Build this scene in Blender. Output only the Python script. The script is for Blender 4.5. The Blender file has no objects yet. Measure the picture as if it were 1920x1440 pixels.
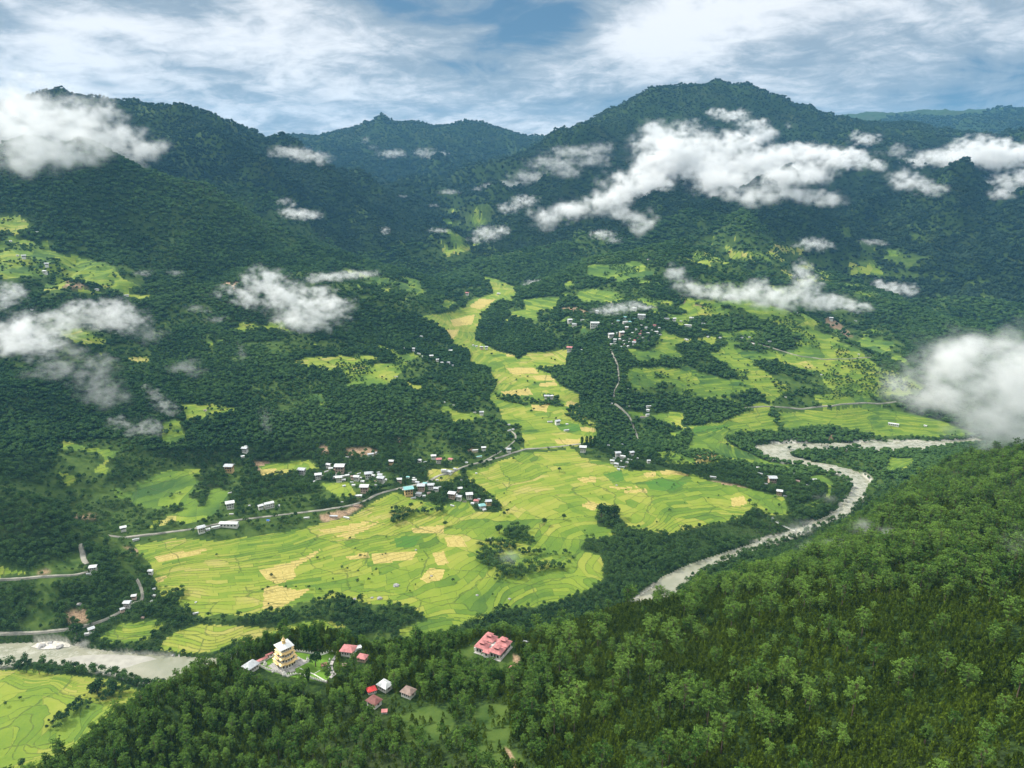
import bpy, math, random, time
import numpy as np
from mathutils import Vector, Matrix

T0 = time.time()
random.seed(7)
rng = np.random.default_rng(7)
scn = bpy.context.scene
COL = scn.collection
R = math.radians

# ------------------------------------------------------------------ camera
F_PX, U0, V0 = 1371.0, 960.0, 720.0
PITCH = R(15.9)
CAM_Z = 700.0
cd = bpy.data.cameras.new("camera")
cam = bpy.data.objects.new("camera", cd)
COL.objects.link(cam)
cam.location = (0, 0, CAM_Z)
cam.rotation_euler = (R(90) - PITCH, 0, 0)
cd.sensor_width = 36.0
cd.lens = 36.0 * F_PX / 1920.0
cd.clip_start = 5.0
cd.clip_end = 60000.0
scn.camera = cam

# ------------------------------------------------------------------ view and sampling
scn.view_settings.view_transform = 'Standard'
scn.view_settings.look = 'None'
scn.view_settings.exposure = 0.58
scn.view_settings.gamma = 1.0

# ------------------------------------------------------------------ world
SUN_EL, SUN_AZ = R(42), R(-72)          # azimuth measured from +Y towards +X
w = bpy.data.worlds.new("World")
scn.world = w
w.use_nodes = True
nt = w.node_tree
nt.nodes.clear()
def wn_(t, **k):
    n = nt.nodes.new(t)
    for a_, b_ in k.items(): setattr(n, a_, b_)
    return n
def wset(i, v):
    if isinstance(v, bpy.types.NodeSocket): nt.links.new(v, i)
    else: i.default_value = v
def wm(op, a, b=0.0, clamp=False):
    n = wn_('ShaderNodeMath', operation=op, use_clamp=clamp); wset(n.inputs[0], a); wset(n.inputs[1], b); return n.outputs[0]
def wmix(f, a, b):
    n = wn_('ShaderNodeMix', data_type='RGBA'); wset(n.inputs[0], f); wset(n.inputs[6], a); wset(n.inputs[7], b); return n.outputs[2]
def wsm(x, lo, hi):
    n = wn_('ShaderNodeMapRange', interpolation_type='SMOOTHSTEP'); wset(n.inputs[0], x); n.inputs[1].default_value = lo; n.inputs[2].default_value = hi; return n.outputs[0]
wo = wn_('ShaderNodeOutputWorld')
bg = wn_('ShaderNodeBackground')
SKY_K = 0.12
bg.inputs[1].default_value = SKY_K
sky = wn_('ShaderNodeTexSky')
sky.sky_type = 'NISHITA'
sky.sun_disc = False
sky.sun_elevation = SUN_EL
sky.sun_rotation = SUN_AZ
tcw = wn_('ShaderNodeTexCoord')
sx = wn_('ShaderNodeSeparateXYZ'); nt.links.new(tcw.outputs['Generated'], sx.inputs[0])
zc = wm('ADD', wm('MAXIMUM', sx.outputs[2], 0.0), 0.22)
cx_ = wn_('ShaderNodeCombineXYZ')
nt.links.new(wm('DIVIDE', sx.outputs[0], zc), cx_.inputs[0]); nt.links.new(wm('DIVIDE', sx.outputs[1], zc), cx_.inputs[1])
def wnoise(scale, off, detail=7, rough=0.55, stretch=(1, 1, 1), rot=0.0, dist=0.0):
    mp = wn_('ShaderNodeMapping'); mp.inputs['Scale'].default_value = stretch; mp.inputs['Location'].default_value = off; mp.inputs['Rotation'].default_value = (0, 0, rot)
    nt.links.new(cx_.outputs[0], mp.inputs[0])
    n = wn_('ShaderNodeTexNoise'); n.inputs['Scale'].default_value = scale; n.inputs['Detail'].default_value = detail; n.inputs['Roughness'].default_value = rough; n.inputs['Distortion'].default_value = dist
    nt.links.new(mp.outputs[0], n.inputs['Vector']); return n.outputs[0]
def blob(u, v, w_, h_):      # soft direction mask of the sky round one direction
    a_, dy_, dz_ = (u - 960) / 1371.0, math.cos(PITCH) + (720 - v) / 1371.0 * math.sin(PITCH), -math.sin(PITCH) + (720 - v) / 1371.0 * math.cos(PITCH)
    l_ = math.sqrt(a_*a_ + dy_*dy_ + dz_*dz_)
    az_, el_ = math.atan2(a_, dy_), dz_ / l_
    az = wm('ARCTAN2', sx.outputs[0], sx.outputs[1])
    d1 = wm('DIVIDE', wm('SUBTRACT', az, az_), w_ / 1371.0); d2 = wm('DIVIDE', wm('SUBTRACT', sx.outputs[2], el_), h_ / 1371.0)
    return wm('EXPONENT', wm('MULTIPLY', wm('ADD', wm('MULTIPLY', d1, d1), wm('MULTIPLY', d2, d2)), -1.0))
big = wnoise(1.1, (3.1, 1.7, 0), 8, 0.55, (1, 1.0, 1), 0.25, 0.7)
med_ = wnoise(3.4, (7.7, 4.2, 0), 9, 0.6, (1, 1.0, 1), 0.4, 0.9)
cov_ = wm('ADD', wm('MULTIPLY', big, 0.62), wm('MULTIPLY', med_, 0.38))
for (u_, v_, w__, h__, k_) in [(1040, 25, 160, 60, -0.17), (960, 90, 120, 40, -0.10), (760, 25, 90, 35, -0.15), (300, 10, 120, 25, -0.07), (20, 10, 70, 25, -0.08), (860, 130, 160, 30, -0.08), (1550, 100, 120, 30, -0.06), (1800, 200, 200, 50, -0.10), (1000, 200, 220, 18, -0.04),
        (560, 60, 220, 50, 0.12), (150, 110, 220, 60, 0.13), (1230, 70, 140, 60, 0.14), (1000, 130, 90, 25, 0.08), (600, 215, 400, 40, 0.06), (1450, 30, 200, 30, 0.10), (1850, 70, 160, 30, 0.09), (700, -200, 900, 150, 0.05)]:
    cov_ = wm('ADD', cov_, wm('MULTIPLY', blob(u_, v_, w__, h__), k_))
cov_ = wm('ADD', wm('MULTIPLY', wm('SUBTRACT', cov_, 0.5), 1.4), 0.515)
fine_ = wnoise(9.0, (1.3, 8.2, 0), 8, 0.62, (1, 1.1, 1), 0.5, 0.5)
K = 0.68 / SKY_K
grey = (0.36 * K, 0.43 * K, 0.50 * K, 1); white = (1.02 * K, 1.02 * K, 1.03 * K, 1)
deep = (0.075 * K, 0.175 * K, 0.30 * K, 1)
clear = wmix(0.88, sky.outputs[0], deep)
lowk = wsm(cov_, 0.30, 0.47)
cl = wmix(lowk, clear, grey)
cl = wmix(wm('MULTIPLY', wsm(wm('ADD', cov_, wm('MULTIPLY', wm('SUBTRACT', fine_, 0.5), 0.42)), 0.43, 0.78), 1.0), cl, white)
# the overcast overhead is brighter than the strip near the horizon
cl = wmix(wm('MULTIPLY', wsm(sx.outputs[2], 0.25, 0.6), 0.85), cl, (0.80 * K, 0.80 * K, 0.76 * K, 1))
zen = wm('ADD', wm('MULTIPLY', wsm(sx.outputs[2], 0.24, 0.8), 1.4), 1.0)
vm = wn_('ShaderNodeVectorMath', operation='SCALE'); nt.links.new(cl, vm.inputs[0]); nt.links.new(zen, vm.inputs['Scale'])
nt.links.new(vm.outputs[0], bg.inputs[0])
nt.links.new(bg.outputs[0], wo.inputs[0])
sl = bpy.data.lights.new("sun", 'SUN')
sl.energy = 3.2
sl.angle = R(5)
sl.color = (1.0, 0.95, 0.86)
so = bpy.data.objects.new("sun", sl)
COL.objects.link(so)
so.rotation_euler = (R(90) - SUN_EL, 0, -SUN_AZ + math.pi)

# ------------------------------------------------------------------ pixel <-> world helpers
CT, ST = math.cos(PITCH), math.sin(PITCH)
def ray(u, v):
    a = (np.asarray(u, float) - U0) / F_PX
    b = (V0 - np.asarray(v, float)) / F_PX
    return a, CT + b * ST, -ST + b * CT
def pY(u, v, Y):
    a, dy, dz = ray(u, v)
    t = Y / dy
    return np.stack([a * t, t * dy, CAM_Z + t * dz], -1)
def pZ(u, v, z):
    a, dy, dz = ray(u, v)
    t = (z - CAM_Z) / dz
    return np.stack([a * t, t * dy, CAM_Z + t * dz], -1)
def to_px(x, y, z):
    dz = z - CAM_Z
    depth = y * CT - dz * ST
    up = y * ST + dz * CT
    return U0 + F_PX * x / depth, V0 - F_PX * up / depth

# ------------------------------------------------------------------ terrain control lines
CP = []
def LY(pts, step=120.0):           # points given as (u, v, forward distance)
    P = [pY(*p) for p in pts]
    add(P, step)
def LZ(pts, step=120.0):           # points given as (u, v, height)
    P = [pZ(*p) for p in pts]
    add(P, step)
def LX(pts, step=300.0):           # world points
    add([np.array(p, float) for p in pts], step)
def add(P, step):
    for i, p in enumerate(P):
        CP.append(p)
        if i + 1 < len(P) and step:
            q = P[i + 1]
            n = int(np.linalg.norm((q - p)[:2]) / step)
            for k in range(1, n + 1):
                CP.append(p + (q - p) * (k / (n + 1)))
# river line
LZ([(0,1225,0),(100,1228,0),(200,1240,0),(300,1252,0),(420,1245,0)])
LX([(-420,935,0),(-250,922,0),(-80,928,0),(60,968,0),(180,1030,0),(255,1110,0)], 120)
LZ([(1245,1092,0),(1300,1065,0),(1400,1027,0),(1500,998,0),(1575,960,0),(1607,915,0),(1585,888,0),(1530,873,0),(1450,852,0),(1480,836,0),(1600,836,0),(1700,836,0),(1800,829,0)], 150)
LX([(1320,1890,0),(1700,1930,0),(2300,2000,0)])
LX([(-665,955,0),(-1100,980,0),(-1700,1000,5)])
# near-left fields and bank
LZ([(0,1270,8),(200,1290,8),(0,1400,10),(150,1400,10)])
LX([(-700,700,10),(-1000,700,15),(-560,560,12)])
# valley floor
for p in [(250,1020,48),(290,1100,26),(240,1180,14),(400,1195,12),(600,1165,14),(430,1090,26),(600,1080,24),(600,1000,38),(450,1010,44),(700,960,42),(760,1150,14),(600,1190,10),(760,1185,9),(900,1175,8),
          (850,1100,16),(850,1000,24),(850,900,32),(1000,920,24),(1000,1040,14),(1200,900,20),(1200,980,14),(1400,950,12),(1470,965,10),(1120,1100,10),(920,1150,10),
          (1000,850,36),(1130,830,40),(1250,860,28),(1400,880,14),(1520,930,10),(1560,900,9),(1300,800,38),(1340,850,24),(1380,820,14),
          (1620,800,12),(1500,815,10),(1740,800,12),(1500,775,26),(1650,775,24),(1620,870,8),(1680,860,8)]:
    LZ([p])
LZ([(1030,800,52),(1000,760,66),(1000,730,76),(960,690,92),(930,650,110),(880,620,128),(850,595,140),(880,575,156),(930,550,178),(905,527,200)])
LZ([(1100,800,46),(1060,740,72),(1010,700,88),(1040,665,104)])
LY([(850,468,4300),(880,430,4950),(845,395,6000),(800,380,6900),(740,372,7600)])
# foreground hill : skyline against river, then face
SK = [(-60,1500,500),(130,1440,520),(230,1345,545),(340,1275,570),(430,1250,585),(470,1240,592)]
SK = [(u, v + 12, Y) for u, v, Y in SK]
LY(SK, 60)
LY([(500,1246,600),(560,1230,640),(640,1220,660),(760,1212,670),(880,1202,680),(960,1198,700),(1040,1182,735),(1150,1146,775),(1240,1134,800),(1330,1116,835),(1420,1092,875),(1480,1068,915),
    (1560,1030,985),(1640,975,1080),(1700,920,1200),(1780,872,1330),(1860,858,1370),(1960,840,1420),(2100,815,1500)], 60)
LY([(470,1280,585),(540,1280,580),(620,1290,575)], 0)
LY([(330,1440,505),(500,1440,490),(650,1440,460),(800,1440,440),(960,1440,415),(1200,1440,380),(1440,1440,350),(1700,1440,330),(1900,1440,315),(2150,1440,300)], 80)
LY([(720,1300,545),(600,1360,520),(900,1330,500),(400,1350,545),(1000,1260,590),(1150,1250,560),(1300,1180,600),(1300,1300,470),(1500,1200,530),(1500,1100,680),(1700,1200,480),
    (1700,1050,690),(1700,950,930),(1900,1100,560),(1900,1200,460),(1900,950,850),(1850,880,1080),(1900,1300,390)], 0)
LX([(-300,250,190),(-450,380,110),(0,200,330),(300,150,420),(700,200,430),(0,-100,380),(-700,0,120),(800,-100,440),(-1500,300,80),(1500,500,380),(1400,1200,260),(1600,900,330)],0)
LZ([(1300,1098,3),(1340,1080,3),(1400,1056,3),(1480,1028,3),(1540,1006,3),(1600,985,4),(1635,948,6),(1655,915,8)], 60)
# left mountain
LY([(30,205,4200),(110,168,4300),(200,187,4300),(250,205,4400),(330,207,4500),(380,235,4600),(420,255,4700),(500,290,5000),(560,315,5100),(640,350,5200),(700,380,5200),(760,412,5100),(835,450,4700)], 200)
LY([(-300,230,4200),(-600,260,4200)],300)
LY([(-200,345,2900),(0,338,2950),(120,336,3000),(200,338,3000),(280,348,3100),(400,388,3200),(530,440,3300),(620,470,3350),(700,495,3400),(780,515,3450),(850,535,3450),(910,547,3400)], 150)
LY([(0,500,2450),(150,520,2450),(300,555,2400)],0)
LY([(0,420,2750),(100,460,2620),(300,450,2850),(500,480,3000),(600,520,2820),(700,560,2600),(800,570,2850),(850,570,3050)],0)
LY([(300,600,2240),(0,600,2080),(450,620,2250),(560,640,2220),(650,620,2400),(0,700,1830),(150,700,1850),(300,690,1960),(450,720,1930),(600,700,2050),(740,660,2250),(800,640,2450)],0)
LY([(0,800,1560),(150,800,1600),(300,770,1720),(400,760,1780),(550,790,1740),(700,760,1830),(820,720,2050),(900,760,1960),(860,800,1840),(760,840,1690),(650,850,1620)],0)
LZ([(980,840,42),(900,868,44),(800,905,44),(700,935,48),(620,955,52),(500,975,54),(400,985,56),(300,998,56),(210,1008,56)], 60)
LY([(430,880,1545),(560,870,1600),(330,920,1420),(230,940,1360),(200,880,1450),(100,900,1380)],0)
# small dark hump at far left
LY([(-120,900,1230),(0,922,1225),(60,942,1215),(130,985,1200),(150,1030,1175)],50)
LY([(160,1000,1260),(120,950,1330)],0)
LY([(0,1085,1085),(80,1082,1085),(170,1072,1100)],60)
LZ([(0,1186,12),(70,1184,12),(130,1180,13),(190,1165,16),(240,1130,24),(270,1080,36)],60)
LY([(0,1130,1040),(100,1130,1045),(60,1010,1150)],0)
# right : spur with the hamlet and village
LY([(1290,455,3500),(1240,470,3450),(1190,475,3400),(1100,492,3350),(1020,530,3250),(960,562,3150),(900,628,2760)],150)
LY([(1190,475,3400),(1180,540,2900),(1180,580,2650),(1190,620,2420),(1170,680,2180),(1180,740,2060),(1190,800,1960)],120)
LY([(1050,600,2800),(1000,650,2500),(940,640,2650),(1060,640,2520),(1080,700,2260),(1100,760,2080),(1060,560,3000)],0)
LY([(1290,480,3380),(1350,510,3150),(1440,560,2850),(1520,600,2650),(1600,650,2420),(1700,715,2180),(1760,760,2070)],120)
LY([(1300,560,2800),(1300,640,2400),(1400,640,2450),(1500,680,2270),(1300,700,2200),(1400,720,2150),(1550,740,2090),(1320,760,2040),(1250,800,1930),(1180,830,1850)],0)
LY([(1500,440,4000),(1400,450,3800)],0)
# ravine behind the terraces and next forested ridge
LX([(900,3500,230),(1150,3050,120),(1300,2650,60),(1500,2350,25),(1900,2200,15),(2600,2150,10)],200)
LY([(1440,490,3850),(1540,520,3650),(1640,552,3450),(1720,580,3250),(1800,605,3050),(1920,645,2800),(2100,700,2600)],150)
LX([(1500,3900,250),(1900,3600,130),(2500,3300,80),(3300,3100,60)],250)
# big face on the right
LY([(1270,345,4700),(1340,372,4650),(1440,388,4700),(1560,388,4800),(1620,372,4800),(1685,360,4750),(1760,364,4700),(1830,372,4700),(1920,390,4650),(2100,400,4600)],200)
LY([(1700,450,4150),(1900,500,3850),(1600,450,4200),(1850,420,4350)],0)
LY([(1060,430,4500),(1200,420,4350),(1150,350,5000),(1000,450,4350),(900,480,4350),(960,490,4050),(1100,470,3700),(900,505,3950),(940,400,4900)],0)
# massif
LY([(875,405,5200),(940,362,5400),(1000,322,5600),(1060,274,5800),(1100,252,5900),(1150,228,6050),(1185,210,6150),(1220,186,6250),(1243,178,6300),(1262,187,6300),(1300,171,6350),(1340,170,6400),(1370,176,6450),(1392,163,6500),(1425,166,6500),(1450,180,6550),(1500,198,6600),(1560,222,6700),(1620,243,6800)],200)
LY([(1620,243,6800),(1700,238,7000),(1760,252,7100),(1850,275,7200),(1950,290,7300),(2200,300,7400)],250)
LY([(1500,320,5600),(1650,335,5500),(1800,330,5600),(1920,340,5500),(1350,290,5700),(1600,290,6000),(1750,300,6100),(1250,260,5900)],0)
LX([(1800,9000,900),(3500,8800,850),(5000,9000,800),(0,8000,500),(1500,8000,900)],0)
LY([(1780,242,10000),(1815,226,9800),(1850,232,9800),(1885,222,9800),(1950,215,9800),(2200,230,9800)],300)
LY([(1540,225,13000),(1590,216,13000),(1640,226,13000),(1700,232,13000),(1800,236,13000),(2000,240,13000)],400)
# far centre range
LY([(440,285,9000),(500,275,9000),(560,258,8800),(600,262,8800),(645,246,8800),(680,233,8700),(712,225,8600),(745,236,8700),(790,246,8700),(835,250,8800),(870,237,8700),(910,242,8800),(950,246,8900),(1000,258,9000),(1040,252,9000),(1080,262,9000),(1150,270,9000)],250)
LY([(720,300,7900),(830,330,7300),(900,345,7200),(600,320,7600),(980,300,7900),(700,345,7300),(650,385,6200)],0)
LX([(-3000,6500,700),(-1500,6500,450),(-2800,11500,700),(0,11500,700),(-6000,9000,900),(-5000,6500,900),(-5500,3000,900),(-3200,2000,500),(-3000,1200,300),(5000,5000,500),(5000,3000,60)],0)
LX([(-9000,14500,500),(-3000,15000,500),(2000,15500,500),(9000,14500,500),(9000,8000,700),(-9000,5000,700),(9000,2000,400),(-3500,-500,200),(3500,-500,300)],0)
def dip(pts, dY, dz):      # hidden valleys behind the nearer crests
    P = []
    for (u, v, Y) in pts:
        p = pY(u, v, Y); k = (Y + dY) / Y; P.append(np.array([p[0] * k, p[1] * k, max(p[2] - dz, 20)]))
    add(P, 250)
dip([(-200,345,2900),(0,338,2950),(120,336,3000),(200,338,3000),(280,348,3100),(400,388,3200),(530,440,3300),(620,470,3350),(700,495,3400),(780,515,3450)], 420, 150)
dip([(1340,372,4650),(1440,388,4700),(1560,388,4800),(1620,372,4800),(1685,360,4750),(1760,364,4700),(1830,372,4700),(1920,390,4650)], 420, 150)
dip([(1190,475,3400),(1100,492,3350),(1020,530,3250)], 350, 110)
dip([(1540,520,3650),(1640,552,3450),(1720,580,3250),(1800,605,3050),(1920,645,2800)], 300, 90)
LY([(330,207,4500),(350,260,4250),(330,310,3900)], 120)
LY([(500,290,5000),(560,345,4750),(620,400,4500)], 150)
LY([(1180,212,6150),(1130,290,5600),(1080,370,5000),(1050,440,4500)], 180)
LY([(1390,163,6500),(1330,240,6000),(1300,300,5500),(1290,345,5000)], 180)
LY([(1560,222,6700),(1540,290,6100),(1500,350,5500)], 180)
LY([(1450,180,6550),(1440,250,6250),(1420,320,5700)], 180); 
CP = np.array(CP)

# biharmonic-style spline of the control points
def fit(C):
    n = len(C)
    XY = C[:, :2] / 1000.0
    d = np.sqrt(((XY[:, None] - XY[None]) ** 2).sum(-1) + 1e-4)
    A = np.zeros((n + 3, n + 3))
    A[:n, :n] = d - np.eye(n) * 0.0
    A[:n, n] = 1; A[:n, n+1:] = XY
    A[n, :n] = 1; A[n+1:, :n] = XY.T
    b = np.zeros(n + 3); b[:n] = C[:, 2]
    A[np.arange(n), np.arange(n)] -= 0.004
    return XY, np.linalg.solve(A, b)
XYC, WC = fit(CP)
def base_eval(x, y):
    out = np.empty(x.size)
    X = x.ravel() / 1000.0; Yv = y.ravel() / 1000.0
    n = len(XYC)
    for s in range(0, X.size, 60000):
        xs, ys = X[s:s+60000], Yv[s:s+60000]
        d = np.sqrt((xs[:, None] - XYC[:, 0]) ** 2 + (ys[:, None] - XYC[:, 1]) ** 2 + 1e-4)
        out[s:s+60000] = d @ WC[:n] + WC[n] + WC[n+1] * xs + WC[n+2] * ys
    return out.reshape(x.shape)

# ------------------------------------------------------------------ numpy noise
def vnoise(x, y, seed=0):
    xi = np.floor(x).astype(np.int64); yi = np.floor(y).astype(np.int64)
    fx, fy = x - xi, y - yi
    fx = fx * fx * fx * (fx * (fx * 6 - 15) + 10); fy = fy * fy * fy * (fy * (fy * 6 - 15) + 10)
    def h(a, b):
        n = (a * 374761393 + b * 668265263 + seed * 1442695041) & 0xffffffff
        n = ((n ^ (n >> 13)) * 1274126177) & 0xffffffff
        return ((n ^ (n >> 16)) & 0xffff) / 65535.0
    return (h(xi, yi) * (1-fx) * (1-fy) + h(xi+1, yi) * fx * (1-fy) + h(xi, yi+1) * (1-fx) * fy + h(xi+1, yi+1) * fx * fy)
def fbm(x, y, oct=5, seed=0, gain=0.5):
    s = 0; a = 1; t = 0
    for o in range(oct):
        s = s + a * (vnoise(x * 2**o + 17.3*o, y * 2**o - 9.1*o, seed + o) * 2 - 1); t += a; a *= gain
    return s / t
def ridged(x, y, oct=5, seed=0, gain=0.5):
    s = 0; a = 1; t = 0
    for o in range(oct):
        s = s + a * (1 - np.abs(vnoise(x * 2**o + 5.7*o, y * 2**o + 3.3*o, seed + o) * 2 - 1) * 2); t += a; a *= gain
    return s / t

# ------------------------------------------------------------------ polygons in plan or picture
def inside(px, py, poly):
    poly = np.asarray(poly, float)
    m = (px >= poly[:,0].min()) & (px <= poly[:,0].max()) & (py >= poly[:,1].min()) & (py <= poly[:,1].max())
    res = np.zeros(px.shape, bool)
    X, Y = px[m], py[m]
    r = np.zeros(X.shape, bool)
    n = len(poly)
    for i in range(n):
        x1, y1 = poly[i]; x2, y2 = poly[(i+1) % n]
        if y1 == y2: continue
        c = ((y1 > Y) != (y2 > Y)) & (X < (x2-x1) * (Y-y1) / (y2-y1) + x1)
        r ^= c
    res[m] = r
    return res

# ------------------------------------------------------------------ polar grid
NA, NR = 1300, 1150
ang = np.linspace(-R(58), R(58), NA)
rad = 120.0 * (16500.0 / 120.0) ** (np.linspace(0, 1, NR))
G_A, G_R = np.meshgrid(ang, rad, indexing='ij')
GX = G_R * np.sin(G_A); GY = G_R * np.cos(G_A)
# coarse evaluation in (angle, log r), then bilinear
ca = np.linspace(-R(58), R(58), 420); cr = 120.0 * (16500.0/120.0) ** (np.linspace(0, 1, 460))
CA, CR = np.meshgrid(ca, cr, indexing='ij')
CZ = base_eval(CR * np.sin(CA), CR * np.cos(CA))
def bilin(Zg, a, r, a0=-R(58), a1=R(58), r0=120.0, r1=16500.0):
    na, nr = Zg.shape
    fa = np.clip((a - a0) / (a1 - a0) * (na - 1), 0, na - 1.001)
    fr = np.clip(np.log(np.maximum(r, r0) / r0) / math.log(r1 / r0) * (nr - 1), 0, nr - 1.001)
    ia, ir = fa.astype(int), fr.astype(int)
    ta, tr = fa - ia, fr - ir
    return (Zg[ia, ir] * (1-ta) * (1-tr) + Zg[ia+1, ir] * ta * (1-tr) + Zg[ia, ir+1] * (1-ta) * tr + Zg[ia+1, ir+1] * ta * tr)
GZ = bilin(CZ, G_A, G_R)
GZ0 = GZ.copy()
print("base", time.time() - T0, len(CP))


# ------------------------------------------------------------------ picture polygons of what covers the ground
def cat(*a): return a
RIVER_L = [(-120,1208),(0,1205),(60,1203),(110,1201),(140,1211),(200,1222),(260,1227),(330,1232),(430,1238)]
RIVER_R = [(-120,1262),(0,1250),(60,1241),(100,1245),(150,1252),(210,1262),(270,1277),(320,1284),(430,1262)]
FIELDS = [   # (polygon, terrace step in metres of height, colour bias)
 ([(250,1020),(330,1008),(420,1012),(480,1003),(560,990),(600,980),(660,965),(700,940),(740,920),(790,938),(830,948),(870,932),(893,958),(940,958),(935,940),(905,925),(880,905),(872,882),(920,870),(985,848),(1080,840),(1090,856),(1140,866),(1180,882),(1250,880),(1300,888),(1345,905),(1400,915),(1470,930),(1482,965),(1445,968),(1410,955),(1385,975),(1330,985),(1250,1003),(1180,990),(1145,955),(1118,962),(1122,985),(1165,1000),(1140,1010),(1100,1010),(1090,1030),(1125,1040),(1135,1060),(1130,1085),(1100,1110),(1050,1130),(1000,1142),(950,1140),(905,1163),(850,1172),(800,1160),(770,1140),(700,1135),(640,1120),(560,1132),(540,1148),(500,1148),(470,1160),(420,1153),(380,1160),(340,1140),(335,1125),(345,1105),(300,1120),(290,1090),(280,1060),(262,1040)], 1.0, 0),
 ([(296,1220),(306,1198),(335,1180),(380,1170),(440,1172),(520,1174),(590,1160),(640,1166),(655,1180),(580,1184),(500,1197),(440,1208),(400,1224),(340,1226)], 1.2, 0.1),
 ([(183,1197),(225,1168),(300,1160),(312,1170),(272,1205),(205,1208)], 1.0, -0.1),
 ([(-200,1262),(0,1256),(60,1252),(100,1262),(200,1272),(260,1292),(292,1303),(262,1322),(215,1362),(160,1400),(120,1460),(-260,1460)], 0.35, 0.1),
 ([(745,1180),(780,1165),(830,1155),(880,1165),(850,1180),(800,1195),(750,1200)], 1.5, -0.1),
 ([(985,845),(975,802),(942,792),(935,770),(915,745),(930,720),(918,692),(885,682),(878,657),(850,648),(838,622),(812,606),(782,590),(830,588),(868,577),(880,562),(905,556),(924,548),(918,531),(895,518),(930,522),(966,540),(968,556),(925,572),(905,592),(895,615),(892,637),(930,655),(965,667),(990,688),(1030,697),(1045,715),(1086,740),(1085,765),(1118,800),(1122,822),(1085,838)], 1.6, 0.0),
 ([(970,674),(990,661),(1065,655),(1062,686),(1030,691),(1000,691),(975,684)], 2.0, 0.1),
 ([(1225,848),(1290,842),(1300,812),(1288,797),(1350,792),(1398,770),(1440,768),(1470,772),(1560,765),(1640,758),(1760,788),(1840,815),(1790,822),(1650,818),(1560,800),(1480,808),(1390,813),(1358,820),(1370,832),(1410,852),(1440,866),(1490,872),(1480,880),(1420,870),(1370,862),(1330,872),(1250,870)], 1.2, -0.15),
 ([(1485,958),(1500,945),(1545,935),(1552,915),(1530,900),(1505,893),(1540,890),(1562,905),(1556,938),(1520,953)], 1.0, -0.1),
 ([(1665,858),(1720,860),(1700,880),(1664,886)], 1.0, 0.0),
 ([(1330,662),(1375,655),(1440,700),(1482,728),(1445,758),(1430,748),(1400,720)], 3.0, 0.0),
 ([(1350,565),(1400,560),(1470,580),(1540,620),(1600,650),(1650,688),(1722,718),(1700,748),(1630,738),(1560,738),(1530,700),(1480,690),(1470,655),(1520,650),(1490,625),(1430,600)], 4.0, -0.1),
 ([(1450,660),(1500,668),(1530,690),(1490,688),(1455,675)], 3.0, 0.1),
 ([(1520,745),(1560,735),(1610,745),(1640,758),(1540,764)], 3.0, -0.2),
 ([(1178,690),(1240,690),(1300,700),(1322,722),(1240,712),(1180,706)], 4.0, 0.0),
 ([(1180,655),(1270,655),(1280,672),(1200,680)], 4.0, -0.2),
 ([(1338,455),(1400,470),(1425,487),(1370,488)], 4.0, 0.1), ([(1450,455),(1510,465),(1500,482),(1440,474)], 4.0, 0.1),
 ([(1560,490),(1650,500),(1672,520),(1600,512)], 4.0, 0.0), ([(1300,470),(1350,480),(1330,500),(1290,490)],4.0,-.1),
 ([(1100,500),(1190,490),(1230,510),(1170,530),(1100,520)], 5.0, -0.25), ([(980,560),(1050,555),(1040,580),(985,590)],4,-.2),
 ([(-60,400),(45,404),(62,425),(40,440),(-60,440)], 4.0, 0.0),
 ([(-60,470),(60,462),(130,476),(200,492),(235,520),(180,540),(130,522),(60,524),(-60,522)], 4.0, -0.15),
 ([(230,547),(292,560),(270,563),(230,556)], 3.0, 0.1), ([(180,525),(220,530),(250,548),(200,545)],3.0,-.1),
 ([(108,620),(150,614),(205,638),(180,652),(120,640)], 3.0, 0.0), ([(238,664),(275,664),(272,682),(240,680)], 3.0, 0.1),
 ([(338,760),(400,754),(445,768),(430,776),(345,776)], 2.0, 0.1), ([(300,790),(340,785),(350,830),(300,832)], 3.0, -0.1),
 ([(480,872),(580,860),(602,878),(560,888),(490,895)], 1.8, 0.0), ([(600,905),(655,903),(675,932),(640,935),(610,920)], 1.8, 0.0),
 ([(555,676),(640,664),(682,676),(680,692),(560,686)], 2.5, 0.1), ([(640,505),(700,512),(690,520),(650,515)],3,-.1),
 ([(700,535),(745,540),(740,548),(705,544)], 3.0, 0.1), ([(760,715),(795,725),(785,735),(765,730)], 3.0, 0.1),
 ([(828,472),(862,460),(905,458),(870,476),(835,482)], 3.0, 0.15), ([(868,402),(900,400),(925,412),(890,428)], 4.0, -0.1),
 ([(800,880),(860,875),(868,892),(850,905),(800,900)], 1.8, 0.05),
]
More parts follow.
